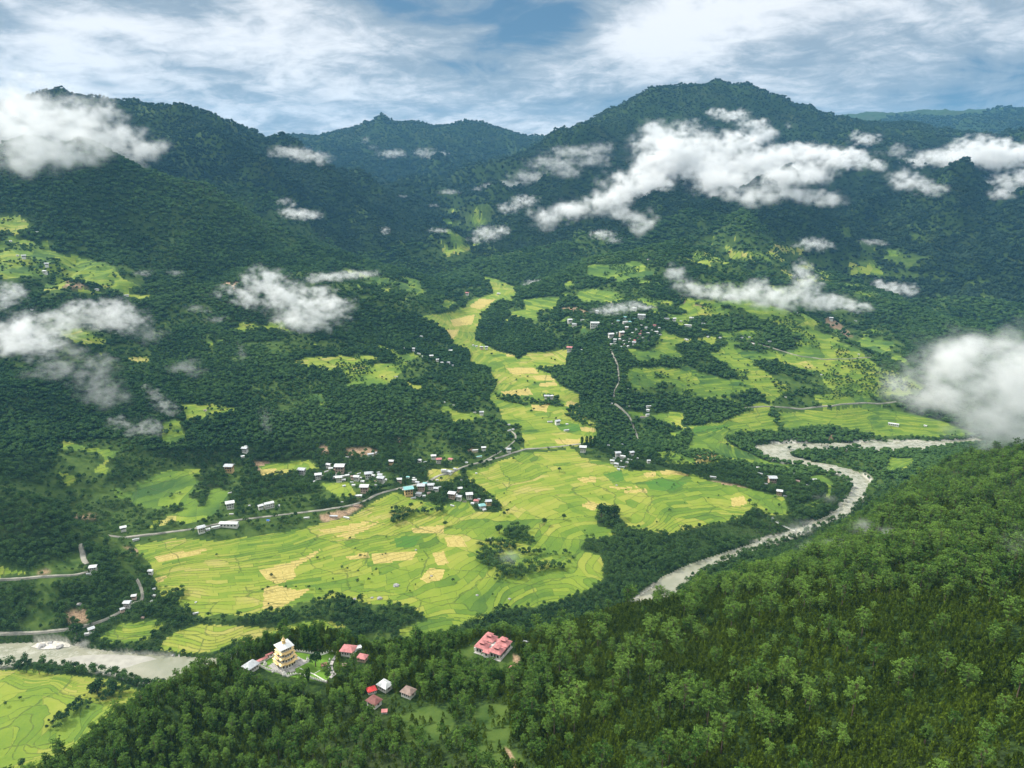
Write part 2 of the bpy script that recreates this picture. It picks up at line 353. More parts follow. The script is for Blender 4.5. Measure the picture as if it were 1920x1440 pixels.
MEADOW = [  # grassy clearings without terraces
 [(765,850),(775,810),(815,792),(832,800),(838,835),(860,862),(800,868)], [(430,860),(470,880),(445,925),(425,925)],
 [(1190,790),(1222,788),(1220,805),(1195,810)], [(60,1060),(150,1035),(160,1068),(60,1078)], [(850,1225),(895,1205),(905,1225),(860,1240)],
 [(930,1232),(965,1222),(975,1245),(935,1252)], [(690,1192),(735,1188),(760,1202),(720,1215),(690,1210)],
 [(740,1340),(800,1320),(850,1345),(830,1390),(770,1400)], [(890,1330),(950,1310),(960,1400),(985,1440),(900,1440)],
 [(345,1105),(385,1098),(380,1125),(345,1125)], [(400,1140),(470,1150),(430,1170),(380,1165)], [(660,690),(700,680),(720,720),(690,730)],
 [(1440,480),(1560,480),(1560,510),(1450,500)],[(100,860),(115,855),(120,880),(100,890)], [(540,1140),(640,1125),(700,1140),(760,1145),(700,1160),(560,1160)],
 [(1000,600),(1040,600),(1050,640),(1010,630)],[(1060,600),(1110,596),(1105,604),(1060,606)],[(1640,600),(1700,640),(1680,660),(1640,640)],
 [(1180,720),(1330,730),(1300,745),(1200,738)], [(330,1000),(480,985),(480,1000),(330,1006)], [(700,880),(760,888),(740,900),(700,895)],
]
GOLD = [  # ripe golden plots
 [(485,1070),(560,1050),(600,1030),(590,1042),(550,1065),(555,1082),(520,1095),(498,1085)],[(497,1100),(520,1098),(560,1108),(580,1105),(562,1118),(520,1142),(492,1140)],
 [(648,1043),(690,1037),(695,1045),(650,1048)],[(697,1040),(782,1034),(770,1050),(700,1056)],[(770,990),(835,985),(830,998),(775,1000)],[(836,1007),(865,1005),(876,1024),(838,1026)],
 [(812,1038),(832,1034),(840,1056),(820,1060)],[(788,1086),(805,1066),(835,1068),(828,1086),(800,1092)],[(1080,897),(1118,894),(1118,903),(1095,905)],[(1205,888),(1230,884),(1230,893),(1215,895)],
 [(1235,878),(1250,876),(1290,886),(1290,893),(1240,888)],[(1090,948),(1105,940),(1126,946),(1112,958)],[(1170,920),(1212,917),(1214,923),(1172,924)],[(1140,912),(1170,914),(1205,912),(1160,918)],
 [(945,655),(980,650),(985,665),(950,668)],[(950,690),(1000,690),(1010,700),(960,702)],[(1010,720),(1040,715),(1045,722),(1015,725)],[(1065,752),(1085,756),(1085,765),(1060,762)],[(1085,800),(1118,803),(1115,810),(1090,808)],
 [(1040,825),(1088,823),(1085,833),(1045,832)],[(1300,852),(1345,848),(1340,862),(1305,872)],[(1275,1000),(1330,1004),(1330,1020),(1280,1015)],[(845,600),(890,590),(885,608),(850,612)],
 [(600,995),(650,985),(700,975),(660,995),(610,1000)],[(630,1005),(690,985),(715,975),(690,992),(650,1008)],
 [(290,1045),(340,1035),(390,1030),(350,1045),(300,1055)],[(290,1085),(315,1080),(300,1092)],[(995,760),(1030,757),(1025,772),(1000,770)],[(940,735),(990,728),(1000,740),(950,742)],
 [(1000,705),(1030,705),(1040,712),(1005,712)],[(1370,935),(1395,930),(1400,945),(1375,950)],[(820,620),(860,618),(850,635),(825,632)],[(900,560),(930,562),(900,580),(880,575)],
 [(480,880),(520,878),(510,892),(485,892)]]
DARKF = [ [(740,1008),(790,1004),(778,1025),(742,1026)], [(1130,890),(1165,880),(1170,900),(1150,905)], [(1210,905),(1240,895),(1290,905),(1260,920),(1220,918)], [(1040,795),(1085,795),(1090,808),(1050,806)],[(1250,830),(1290,830),(1280,838),(1250,838)],[(1300,800),(1370,797),(1340,808),(1300,810)]]
SOIL = [ [(650,845),(690,840),(710,848),(690,856),(655,852)],[(598,838),(612,836),(610,850),(597,850)],[(475,865),(508,866),(505,880),(478,882)],[(600,965),(650,955),(675,940),(682,945),(650,968),(612,980),(600,975)],
 [(1050,577),(1085,578),(1105,588),(1098,592),(1070,584),(1050,582)],[(1275,560),(1320,572),(1330,580),(1290,575)],[(1540,590),(1580,610),(1600,632),(1590,632),(1560,612)],[(1040,935),(1120,920),(1110,945),(1060,945)],
 [(880,840),(900,843),(895,850),(880,846)],[(145,965),(185,962),(180,970),(148,972)],[(70,1068),(95,1068),(95,1076),(70,1076)],[(120,1150),(160,1140),(165,1165),(130,1170)],[(410,530),(450,525),(440,545),(410,540)],[(120,530),(150,535),(170,545),(120,540)],
 [(1305,900),(1350,905),(1400,915),(1380,925),(1330,912)],[(735,820),(745,816),(742,828)],[(945,1400),(955,1405),(975,1440),(965,1440)],[(962,1225),(975,1232),(970,1245),(960,1240)],
 [(540,1375),(548,1390),(560,1420),(553,1420)],[(1555,815),(1562,815),(1560,828),(1553,826)],[(230,1022),(260,1030),(255,1040)]]
SAND = [ [(60,1206),(110,1196),(130,1198),(132,1210),(150,1218),(190,1222),(90,1218)], [(100,1232),(200,1226),(330,1232),(330,1236),(240,1262),(190,1258),(120,1243)]]
GROVES = [ # trees standing inside the fields
 [(890,1030),(905,1012),(935,1008),(950,985),(980,988),(1005,1005),(1000,1022),(975,1020),(960,1025),(990,1035),(1045,1035),(1080,1045),(1060,1062),(1000,1075),(960,1090),(930,1092),(905,1070),(890,1050)],
 [(1118,960),(1135,948),(1160,955),(1165,980),(1130,985)], [(1028,1040),(1070,1050),(1060,1072),(1025,1070)],
 [(345,1105),(330,1115),(318,1135),(312,1155),(285,1195),(272,1210),(282,1212),(310,1180),(325,1160),(335,1140),(350,1115)],
 [(545,1150),(600,1135),(660,1140),(760,1150),(800,1160),(760,1168),(700,1160),(640,1150),(580,1160),(540,1168),(490,1172),(480,1160)],
 [(80,1366),(100,1350),(130,1330),(150,1308),(178,1290),(200,1280),(245,1290),(250,1308),(200,1316),(160,1330),(130,1348),(118,1368),(95,1370)],
 [(728,957),(760,952),(830,945),(832,990),(836,992),(833,960),(775,968),(735,985),(700,1005),(735,975)],
 [(893,958),(940,958),(942,968),(900,962)], [(1250,1005),(1330,990),(1390,975),(1450,968),(1490,968),(1500,990),(1400,1020),(1280,1040)],
 [(1020,742),(1045,742),(1045,757),(1022,757)], [(1195,840),(1200,850),(1240,875),(1330,890),(1345,905),(1300,895),(1230,882),(1190,868)],
 [(1080,760),(1060,780),(1100,800),(1140,800),(1120,780)], [(1440,768),(1462,778),(1470,812),(1450,812),(1445,790)],
 [(930,740),(1000,750),(1075,765),(1070,770),(990,760),(930,752)], [(250,1065),(270,1075),(262,1105),(248,1100)],
 [(1230,845),(1290,848),(1300,842),(1340,850),(1380,870),(1350,878),(1310,872),(1230,868)],
]
ZONES = [  # (polygon, share of open ground)
 ([(1245,600),(1290,540),(1330,500),(1330,452),(1460,450),(1580,488),(1680,520),(1640,580),(1700,680),(1745,755),(1560,762),(1400,762),(1300,745),(1180,722),(1165,665),(1230,655)], 0.49),
 ([(1000,600),(1040,545),(1110,500),(1220,490),(1280,540),(1230,600),(1120,610)], 0.22),
 ([(-60,395),(70,415),(235,495),(300,560),(200,568),(100,560),(-60,560)], 0.66),
 ([(100,835),(420,845),(600,850),(765,850),(765,915),(600,955),(400,985),(200,995),(110,930)], 0.40),
 ([(90,605),(220,610),(300,680),(250,700),(120,650)], 0.5), ([(560,640),(700,640),(860,690),(925,775),(840,790),(740,720),(560,700)], 0.36),
 ([(290,740),(450,745),(470,850),(300,850)], 0.5), ([(-20,1040),(160,1030),(165,1180),(-20,1185)], 0.30), ([(840,385),(950,390),(930,470),(820,485)], 0.45),
 ([(640,500),(900,540),(880,580),(700,560)], 0.32), ([(930,540),(1110,530),(1100,620),(960,620)], 0.42), ([(1330,440),(1700,470),(1900,560),(1700,540),(1400,470)], 0.25),
 ([(1160,780),(1280,770),(1290,840),(1180,850)], 0.25), ([(380,600),(640,600),(660,760),(480,800),(400,700)], 0.22), ([(760,780),(980,790),(980,860),(760,870)], 0.35),
]
ROADS = {   # picture polylines, width in metres
 'main': ([(200,1004),(232,1008),(300,1000),(340,995),(385,988),(430,977),(480,971),(540,964),(600,957),(640,951),(668,945),(688,938),(706,927),(730,920),(765,912),(800,905),(820,893),(850,884),(880,872),(905,866),(940,857),(962,849),(985,842),(1030,839),(1075,834),(1092,832)], 5.5),
 'low': ([(-80,1190),(0,1188),(70,1186),(130,1180),(165,1172),(195,1163),(222,1150),(238,1138),(252,1128),(265,1130),(268,1115),(264,1100),(256,1085)], 4.6),
 'ledge': ([(-80,1092),(0,1086),(50,1084),(100,1080),(145,1078),(165,1072)], 3.8),
 'bend': ([(150,1020),(154,1035),(156,1048),(163,1058)], 7.0),
 'forest': ([(905,866),(930,852),(950,840),(966,826),(967,815),(955,805)], 4.0),
 'spur': ([(1153,757),(1170,770),(1183,785),(1190,805),(1197,824)], 4.5),
 'track': ([(1145,655),(1152,670),(1158,685),(1160,700),(1162,715),(1150,735),(1152,745)], 3.5),
 'hill': ([(1400,640),(1440,650),(1500,668),(1545,674),(1600,673),(1640,672)], 3.5),
 'terrace': ([(1395,765),(1430,762),(1480,764),(1560,762),(1620,755),(1680,753)], 3.5),
 'lane': ([(1196,918),(1198,918)], 2.0),
}
def world_z(poly, z): return [tuple(pZ(u, v, z)[:2]) for u, v in poly]

# river outlines on the water plane
RIV1_TOP = [(425,1236),(330,1230),(260,1226),(200,1220),(140,1211),(110,1203),(60,1204),(0,1206),(-120,1208)]
RIV1_BOT = [(-120,1262),(0,1250),(60,1241),(100,1245),(150,1252),(210,1264),(270,1280),(320,1290),(425,1275)]
r1 = world_z(RIV1_TOP, 0) + world_z(RIV1_BOT, 0)
upper = [(170,1062),(60,1000),(-80,962),(-250,955),(-400,965)]
lower = [(-380,905),(-250,890),(-80,895),(60,935),(200,1005),(275,1065)]
A_TOP = [(1222,1104),(1238,1085),(1290,1060),(1350,1040),(1430,1014),(1500,990),(1560,965),(1586,940),(1598,915),(1592,897),(1565,885),(1530,878),(1498,871),(1470,869),(1440,862),(1422,848),(1408,835),(1450,832),(1560,831),(1700,829),(1790,827),(1830,822)]
A_BOT = [(1860,834),(1790,836),(1740,846),(1680,846),(1600,840),(1560,842),(1520,843),(1500,848),(1478,852),(1500,862),(1540,869),(1580,877),(1608,884),(1630,902),(1616,935),(1592,966),(1540,985),(1480,1008),(1400,1036),(1340,1057),(1300,1078),(1268,1112)]
RIVER_POLY = np.array(r1 + lower + world_z(A_BOT, 0)[::-1] + world_z(A_TOP, 0)[::-1] + upper)

# ------------------------------------------------------------------ finish the heights
FLOOR = CP[(CP[:, 2] < 60)]
def sm(e0, e1, x):
    t = np.clip((x - e0) / (e1 - e0), 0, 1); return t * t * (3 - 2 * t)
X_, Y_ = CR * np.sin(CA), CR * np.cos(CA)
dmin = np.full(X_.shape, 1e9)
VAL = np.array([p for p in CP if (p[2] < 60) or (abs(p[0]) < 400 and 2000 < p[1] < 3800 and p[2] < 215)])
for p in VAL: dmin = np.minimum(dmin, (X_ - p[0])**2 + (Y_ - p[1])**2)
dmin = np.sqrt(dmin)
VD = bilin(dmin, G_A, G_R)                       # distance to the valley floor
mont = sm(120, 700, VD) * sm(1100, 2000, G_R) 
wx = GX + 90 * fbm(GX/800, GY/800, 3, 50); wy = GY + 90 * fbm(GX/800, GY/800, 3, 60)
def billow(x, y, oct=4, seed=0, gain=.5):
    t = 0; q = 0; a = 1
    for o in range(oct):
        q = q + a * np.abs(vnoise(x * 2**o + 5.7*o, y * 2**o + 3.3*o, seed + o) * 2 - 1) * 2; t += a; a *= gain
    return q / t
amp = 48 + np.clip((G_R - 1500) * 0.032, 0, 150)
relief = 0.62 * (ridged(wx/760, wy/760, 4, 3, 0.5) - 0.25) + 0.55 * (billow(wx/420, wy/420, 4, 33, .5) - 0.5)
GZ = GZ + mont * amp * relief * (1 - 0.80 * sm(780, 1120, GZ))
GZ = GZ + sm(3500, 6500, G_R) * mont * 34 * (1 - .6 * sm(850, 1200, GZ)) * (billow(wx/210, wy/210, 3, 23, 0.5) - 0.5)
# spurs and gullies running down both valley sides
def spurs(ax, ay, sx, sy, seed):
    a_ = (wx * ax + wy * ay) / sx; b_ = (wx * -ay + wy * ax) / sy
    return .65 * (1 - 2 * np.abs(vnoise(a_ + .5 * fbm(b_, a_ * .4, 2, seed + 5), b_, seed) * 2 - 1)) + .35 * (1 - 2 * np.abs(vnoise(a_ * 2.3, b_ * 1.6, seed + 1) * 2 - 1))
side = sm(-350, 350, GX - 120)
far_side = sm(6800, 8200, GY)
sp_ = spurs(.72, .69, 420, 2100, 301) * (1 - side) + spurs(.80, -.60, 430, 2100, 311) * side
sp_ = sp_ * (1 - far_side) + spurs(.98, .2, 520, 2400, 321) * far_side
GZ = GZ + mont * sm(250, 1100, VD) * (34 + np.clip((G_R - 1800) * .036, 0, 140)) * sp_ * (1 - .75 * sm(820, 1120, GZ))
# craggy crests
crest = sm(820, 1050, GZ) * mont
GZ = GZ + crest * (26 * (ridged(wx/190, wy/190, 3, 73, .5) - .2) + 16 * fbm(GX/95, GY/95, 3, 79))
GZ = GZ + (1 - sm(900, 1300, G_R)) * sm(15, 80, GZ) * 3.0 * fbm(GX/85, GY/85, 4, 9)
GZ = GZ + sm(5, 30, GZ) * 1.2 * fbm(GX/60, GY/60, 3, 12) * sm(1000,1300,G_R)

def height(x, y): return bilin(GZ, np.arctan2(x, y), np.hypot(x, y))
def flatten(cx, cy, z, r0, r1):
    global GZ
    d = np.hypot(GX - cx, GY - cy); k = 1 - sm(r0, r1, d)
    GZ = GZ * (1 - k) + z * k
def hit(u, v, dz=0.0):
    """the point of the ground that a picture point shows"""
    a, dy, dzr = [float(q) for q in ray(u, v)]
    hl = math.hypot(a, dy); az = math.atan2(a, dy); sl_ = dzr / hl
    r = 130.0 * (15500.0/130.0) ** np.linspace(0, 1, 5000)
    zt = bilin(GZ, np.full(r.shape, az), r) + dz; zr = CAM_Z + r * sl_
    k = np.nonzero(zt > zr)[0]
    if len(k) == 0: return None
    k = max(k[0], 1)
    f0, f1 = zr[k-1] - zt[k-1], zr[k] - zt[k]
    t = f0 / (f0 - f1) if f0 != f1 else 0
    rr = r[k-1] + (r[k] - r[k-1]) * t
    return np.array([rr * math.sin(az), rr * math.cos(az), float(bilin(GZ, np.array([az]), np.array([rr]))[0])])
# the monastery's terrace and the other building plots of the near hill
PAD = pY(556, 1249, 602)
flatten(PAD[0], PAD[1], PAD[2], 52, 78)
inr = inside(GX, GY, RIVER_POLY)
GZ = np.where(inr, -2.5, np.maximum(GZ, 0.9))
PLOTS = [(925,1226,30,48),(722,1292,12,22),(702,1302,10,20),(765,1306,10,20),(700,1322,12,20),(721,1333,8,14),(655,1228,12,22),(679,1238,9,16)]
for (u, v, a_, b_) in PLOTS:
    p = hit(u, v); flatten(p[0], p[1], p[2], a_, b_)

GU, GV = to_px(GX, GY, GZ)
print("heights", time.time() - T0)
# visible or nearly so, seen from the camera and from a little to its side
slope = (GZ + 22 - CAM_Z) / G_R
cm = np.maximum.accumulate((GZ - CAM_Z) / G_R, axis=1)
VIS = (slope > cm - 0.012)
def visible(x, y):
    a, r = np.arctan2(x, y), np.hypot(x, y)
    ia = np.clip(((a + R(58)) / R(116) * (NA - 1)).astype(int), 0, NA - 1)
    ir = np.clip((np.log(np.maximum(r, 121) / 120.0) / math.log(16500/120.0) * (NR - 1)).astype(int), 0, NR - 1)
    return VIS[ia, ir] & (np.abs(a) < R(52))

# ------------------------------------------------------------------ ground cover masks
def cover(x, y, z, u=None, v=None):
    if u is None: u, v = to_px(x, y, z)
    w_ = np.where((z > 60) & (np.abs(u - 950) > 170), 12.0, 4.0)
    uu = u + w_ * fbm(x/40, y/40, 3, 31); vv = v + w_ * 0.6 * fbm(x/40, y/40, 3, 37)
    far_ok = (np.hypot(x, y) > 700) | (z > 200)
    back = z > -100
    f = np.zeros(x.shape); step = np.ones(x.shape) * 2; bias = np.zeros(x.shape)
    notfg = ~((np.hypot(x, y) < 1450) & (z > 130))
    for poly, st, bi in FIELDS:
        m_ = inside(uu, vv, poly) & notfg & back
        f[m_] = 1; step[m_] = st; bias[m_] = bi
    zt = np.zeros(x.shape)
    for poly, sh in ZONES: zt[inside(u + 25 * fbm(x/90, y/90, 3, 141), v + 20 * fbm(x/90, y/90, 3, 143), poly) & notfg] = sh
    zn = fbm((x * .8 + y * .3) / 150 + 3, z / 26 + y / 600, 4, 151) * .6 + fbm(x / 75, y / 75, 3, 161) * .4
    zo = (zt > 0) & (zn > (0.5 - zt) * 0.55)
    rice_z = zo & (fbm(x / 170, y / 170, 3, 171) > -0.12) & (f < .5)
    f[rice_z] = 1; step[rice_z] = 3.2; bias[rice_z] = (-0.14 + 0.34 * fbm(x / 110, y / 110, 3, 181))[rice_z]
    g = np.zeros(x.shape)
    for poly in GOLD: g[inside(u + 2*fbm(x/15,y/15,2,5), v, poly) & notfg] = 1
    for poly in DARKF: g[inside(u, v, poly) & notfg] = -1
    me_ = np.zeros(x.shape); so_ = np.zeros(x.shape); sa = np.zeros(x.shape)
    um, vm_ = u + 16 * fbm(x/28, y/28, 4, 41), v + 12 * fbm(x/28, y/28, 4, 43)
    for poly in MEADOW: me_[inside(um, vm_, poly)] = 1
    me_[zo & (f < .5)] = 1
    for poly in SOIL: so_[inside(uu, vv, poly)] = 1
    for poly in SAND: sa[inside(uu, vv, poly) & notfg] = 1
    gr = np.zeros(x.shape, bool)
    for poly in GROVES: gr |= inside(uu, vv, poly) & notfg
    return f, step, bias, g, me_, so_, sa, gr
front = VIS & (GV < 1700)
Fm, St, Bi, Go, Me, So, Sa, Gr = cover(GX, GY, GZ, np.where(front, GU, -9999), GV)

# ------------------------------------------------------------------ object helpers
def tag(o, label=None, cat=None, group=None, kind=None):
    if label: o['label'] = label
    if cat: o['category'] = cat
    if group: o['group'] = group
    if kind: o['kind'] = kind
    return o
def mesh_obj(name, me, parent=None, mat=None):
    o = bpy.data.objects.new(name, me)
    COL.objects.link(o)
    if parent is not None: o.parent = parent
    if mat is not None: me.materials.append(mat)
    return o
def raw_mesh(name, co, tris=None, quads=None, smooth=False):
    me = bpy.data.meshes.new(name)
    co = np.asarray(co, np.float32)
    T = np.zeros((0, 3), np.int32) if tris is None else np.asarray(tris, np.int32).reshape(-1, 3)
    Q = np.zeros((0, 4), np.int32) if quads is None else np.asarray(quads, np.int32).reshape(-1, 4)
    me.vertices.add(len(co)); me.vertices.foreach_set("co", co.ravel())
    li = np.concatenate([T.ravel(), Q.ravel()]).astype(np.int32)
    me.loops.add(len(li)); me.loops.foreach_set("vertex_index", li)
    ls = np.concatenate([np.arange(len(T)) * 3, len(T) * 3 + np.arange(len(Q)) * 4]).astype(np.int32)
    me.polygons.add(len(T) + len(Q)); me.polygons.foreach_set("loop_start", ls)
    me.polygons.foreach_set("use_smooth", np.full(len(T) + len(Q), smooth))
    me.update(); me.validate()
    return me
class NG:       # small node-graph helper
    def __init__(s, name):
        s.m = bpy.data.materials.new(name); s.m.use_nodes = True
        s.t = s.m.node_tree; s.t.nodes.clear()
        s.out = s.n('ShaderNodeOutputMaterial')
    def n(s, typ, **kw):
        nd = s.t.nodes.new(typ)
        for k, v in kw.items(): setattr(nd, k, v)
        return nd
    def l(s, a, b): s.t.links.new(a, b)
    def val(s, inp, v):
        if hasattr(v, 'is_output') or isinstance(v, bpy.types.NodeSocket): s.l(v, inp)
        elif isinstance(v, (tuple, list)): inp.default_value = tuple(v) + ((1,) if len(v) == 3 and len(inp.default_value) == 4 else ())
        else: inp.default_value = v
    def math(s, op, a, b=0.0, c=None, clamp=False):
        nd = s.n('ShaderNodeMath', operation=op, use_clamp=clamp)
        s.val(nd.inputs[0], a); s.val(nd.inputs[1], b)
        if c is not None: s.val(nd.inputs[2], c)
        return nd.outputs[0]
    def mix(s, f, a, b, blend='MIX'):
        nd = s.n('ShaderNodeMix', data_type='RGBA', blend_type=blend)
        s.val(nd.inputs[0], f); s.val(nd.inputs[6], a); s.val(nd.inputs[7], b)
        return nd.outputs[2]
    def attr(s, name, typ='GEOMETRY'):
        nd = s.n('ShaderNodeAttribute', attribute_name=name, attribute_type=typ); return nd
    def noise(s, scale, detail=4, vec=None, rough=0.55):
        nd = s.n('ShaderNodeTexNoise'); nd.inputs['Scale'].default_value = scale; nd.inputs['Detail'].default_value = detail; nd.inputs['Roughness'].default_value = rough
        if vec is not None: s.l(vec, nd.inputs['Vector'])
        return nd
    def ramp(s, f, stops):
        nd = s.n('ShaderNodeValToRGB'); s.val(nd.inputs[0], f)
        e = nd.color_ramp.elements
        while len(e) < len(stops): e.new(0.5)
        for k, (p, c) in enumerate(stops):
            e[k].position = p; e[k].color = tuple(c) + (1,) if len(c) == 3 else c
        return nd.outputs[0]
    def smooth(s, x, lo, hi):
        nd = s.n('ShaderNodeMapRange', interpolation_type='SMOOTHSTEP'); s.val(nd.inputs[0], x)
        nd.inputs[1].default_value = lo; nd.inputs[2].default_value = hi
        return nd.outputs[0]
    def surf(s, col, rough=0.9, spec=0.2, **kw):
        b = s.n('ShaderNodeBsdfPrincipled'); s.val(b.inputs['Base Color'], col); s.val(b.inputs['Roughness'], rough)
        b.inputs['Specular IOR Level'].default_value = spec
        for k, v in kw.items(): s.val(b.inputs[k], v)
        s.l(b.outputs[0], s.out.inputs[0]); return b

def plain(name, col, rough=0.8, var=0.15, scale=0.6, spec=0.2, metal=0.0):
    g = NG(name); tc = g.n('ShaderNodeNewGeometry')
    n1 = g.noise(scale, 5, tc.outputs['Position'])
    c = g.mix(g.smooth(n1.outputs[0], 0.3, 0.7), tuple(x * (1 - var) for x in col), tuple(min(1, x * (1 + var)) for x in col))
    g.surf(c, rough, spec, Metallic=metal)
    return g.m

# ---- ground of forest floor, meadow, soil and sand
g = NG("hillside_ground")
pos = g.n('ShaderNodeNewGeometry').outputs['Position']
cov = g.attr('cover'); sep = g.n('ShaderNodeSeparateColor'); g.l(cov.outputs['Color'], sep.inputs[0])
nb, nf, nv = g.noise(0.004, 6, pos), g.noise(0.06, 6, pos), g.noise(0.4, 4, pos)
floor_c = g.mix(g.smooth(nv.outputs[0], .35, .65), (0.012, 0.030, 0.008), (0.042, 0.076, 0.014))
floor_c = g.mix(g.math('MULTIPLY', g.smooth(nb.outputs[0], .5, .7), 0.5), floor_c, (0.05, 0.06, 0.022))
mead = g.mix(g.smooth(nf.outputs[0], .3, .7), (0.035, 0.072, 0.014), (0.080, 0.125, 0.024))
soil = g.mix(g.smooth(nv.outputs[0], .3, .7), (0.20, 0.13, 0.08), (0.42, 0.30, 0.19))
sand = g.mix(g.smooth(nv.outputs[0], .3, .7), (0.42, 0.39, 0.33), (0.66, 0.63, 0.56))
rockmask = g.math('MULTIPLY', g.smooth(nb.outputs[0], .6, .68), g.smooth(nf.outputs[0], .55, .65))
c = g.mix(sep.outputs[0], floor_c, mead)
c = g.mix(sep.outputs[1], c, soil)
c = g.mix(sep.outputs[2], c, sand)
bp = g.n('ShaderNodeBump'); bp.inputs['Strength'].default_value = 0.5; bp.inputs['Distance'].default_value = 2.0
g.l(nf.outputs[0], bp.inputs['Height'])
g.surf(c, 0.95, 0.1, Normal=bp.outputs[0])
M_HILL = g.m

# ---- rice fields : terraces follow the height lines, plots differ in ripeness
g = NG("rice_terraces")
pos = g.n('ShaderNodeNewGeometry').outputs['Position']
uvm = g.n('ShaderNodeUVMap', uv_map='terrace')
sxy = g.n('ShaderNodeSeparateXYZ'); g.l(uvm.outputs[0], sxy.inputs[0])
fa = g.attr('fieldinfo'); fs = g.n('ShaderNodeSeparateColor'); g.l(fa.outputs['Color'], fs.inputs[0])   # R ripe, G bund width, B bias
wob = g.noise(0.02, 3, pos)
vv = g.math('ADD', sxy.outputs[1], g.math('MULTIPLY', g.math('SUBTRACT', wob.outputs[0], 0.5), 1.6))
row = g.math('FLOOR', vv)
wn0 = g.n('ShaderNodeTexWhiteNoise', noise_dimensions='1D'); g.l(row, wn0.inputs['W'])
uu = g.math('ADD', sxy.outputs[0], g.math('MULTIPLY', wn0.outputs[0], 7.3))
colm = g.math('FLOOR', uu)
cmb = g.n('ShaderNodeCombineXYZ'); g.l(row, cmb.inputs[0]); g.l(colm, cmb.inputs[1])
wn = g.n('ShaderNodeTexWhiteNoise', noise_dimensions='3D'); g.l(cmb.outputs[0], wn.inputs['Vector'])
dist_n = g.noise(0.012, 3, pos)
vadd = g.n('ShaderNodeVectorMath', operation='MULTIPLY_ADD'); g.l(dist_n.outputs['Color'], vadd.inputs[0]); vadd.inputs[1].default_value = (70, 70, 0); g.l(pos, vadd.inputs[2])
vz = g.n('ShaderNodeVectorMath', operation='MULTIPLY'); g.l(vadd.outputs[0], vz.inputs[0]); vz.inputs[1].default_value = (0.0085, 0.0125, 0)
vo = g.n('ShaderNodeTexVoronoi', voronoi_dimensions='2D'); vo.inputs['Scale'].default_value = 1.0; g.l(vz.outputs[0], vo.inputs['Vector'])
ve = g.n('ShaderNodeTexVoronoi', voronoi_dimensions='2D', feature='DISTANCE_TO_EDGE'); ve.inputs['Scale'].default_value = 1.0; g.l(vz.outputs[0], ve.inputs['Vector'])
vs = g.n('ShaderNodeSeparateColor'); g.l(vo.outputs['Color'], vs.inputs[0])
fine = g.noise(0.25, 5, pos); med = g.noise(0.016, 4, pos)
tone = g.math('ADD', g.math('MULTIPLY', wn.outputs[0], 0.36), g.math('MULTIPLY', vs.outputs[0], 0.34))
tone = g.math('ADD', tone, g.math('MULTIPLY', med.outputs[0], 0.55))
tone = g.math('ADD', tone, g.math('SUBTRACT', fs.outputs[2], 0.5))
tone = g.math('ADD', tone, g.math('MULTIPLY', g.math('SUBTRACT', fine.outputs[0], 0.5), 0.18))
base = g.ramp(tone, [(0.16, (0.040, 0.092, 0.018)), (0.44, (0.105, 0.180, 0.020)), (0.64, (0.180, 0.245, 0.026)), (0.84, (0.26, 0.280, 0.045)), (1.0, (0.34, 0.30, 0.09))])
gold = g.mix(g.smooth(fine.outputs[0], .3, .7), (0.35, 0.28, 0.08), (0.46, 0.375, 0.125))
rip = g.smooth(fs.outputs[0], 0.62, 0.72)
dk = g.math('SUBTRACT', 1.0, g.smooth(fs.outputs[0], 0.2, 0.35))
base = g.mix(rip, base, gold)
base = g.mix(g.math('MULTIPLY', dk, 0.8), base, (0.06, 0.16, 0.022))
fr = g.math('FRACT', vv)
bw = g.math('MULTIPLY', fs.outputs[1], 0.5)
d1 = g.math('MINIMUM', fr, g.math('SUBTRACT', 1.0, fr))
b1 = g.math('LESS_THAN', d1, bw)
b1 = g.math('MULTIPLY', b1, g.math('GREATER_THAN', g.math('ADD', wn0.outputs[0], g.math('MULTIPLY', med.outputs[0], .9)), 0.72))
fu = g.math('FRACT', uu)
b2 = g.math('MULTIPLY', g.math('LESS_THAN', fu, 0.03), 0.6)
b3 = g.math('SUBTRACT', 1.0, g.smooth(ve.outputs['Distance'], 0.006, 0.024))
bund = g.math('MAXIMUM', g.math('MAXIMUM', g.math('MULTIPLY', b1, 0.8), b2), g.math('MULTIPLY', b3, g.math('GREATER_THAN', med.outputs[0], 0.42)))
bund = g.math('MULTIPLY', bund, g.math('MULTIPLY', g.smooth(fine.outputs[0], 0.3, 0.55), 0.68))
bcol = g.mix(g.smooth(med.outputs[0], .4, .6), (0.030, 0.062, 0.014), (0.065, 0.088, 0.022))
colr = g.mix(bund, base, bcol)
bp = g.n('ShaderNodeBump'); bp.inputs['Strength'].default_value = 0.6; bp.inputs['Distance'].default_value = 1.0
g.l(g.math('ADD', g.math('MULTIPLY', bund, 0.7), g.math('MULTIPLY', fine.outputs[0], .3)), bp.inputs['Height'])
g.surf(colr, 0.85, 0.15, Normal=bp.outputs[0])
M_RICE = g.m

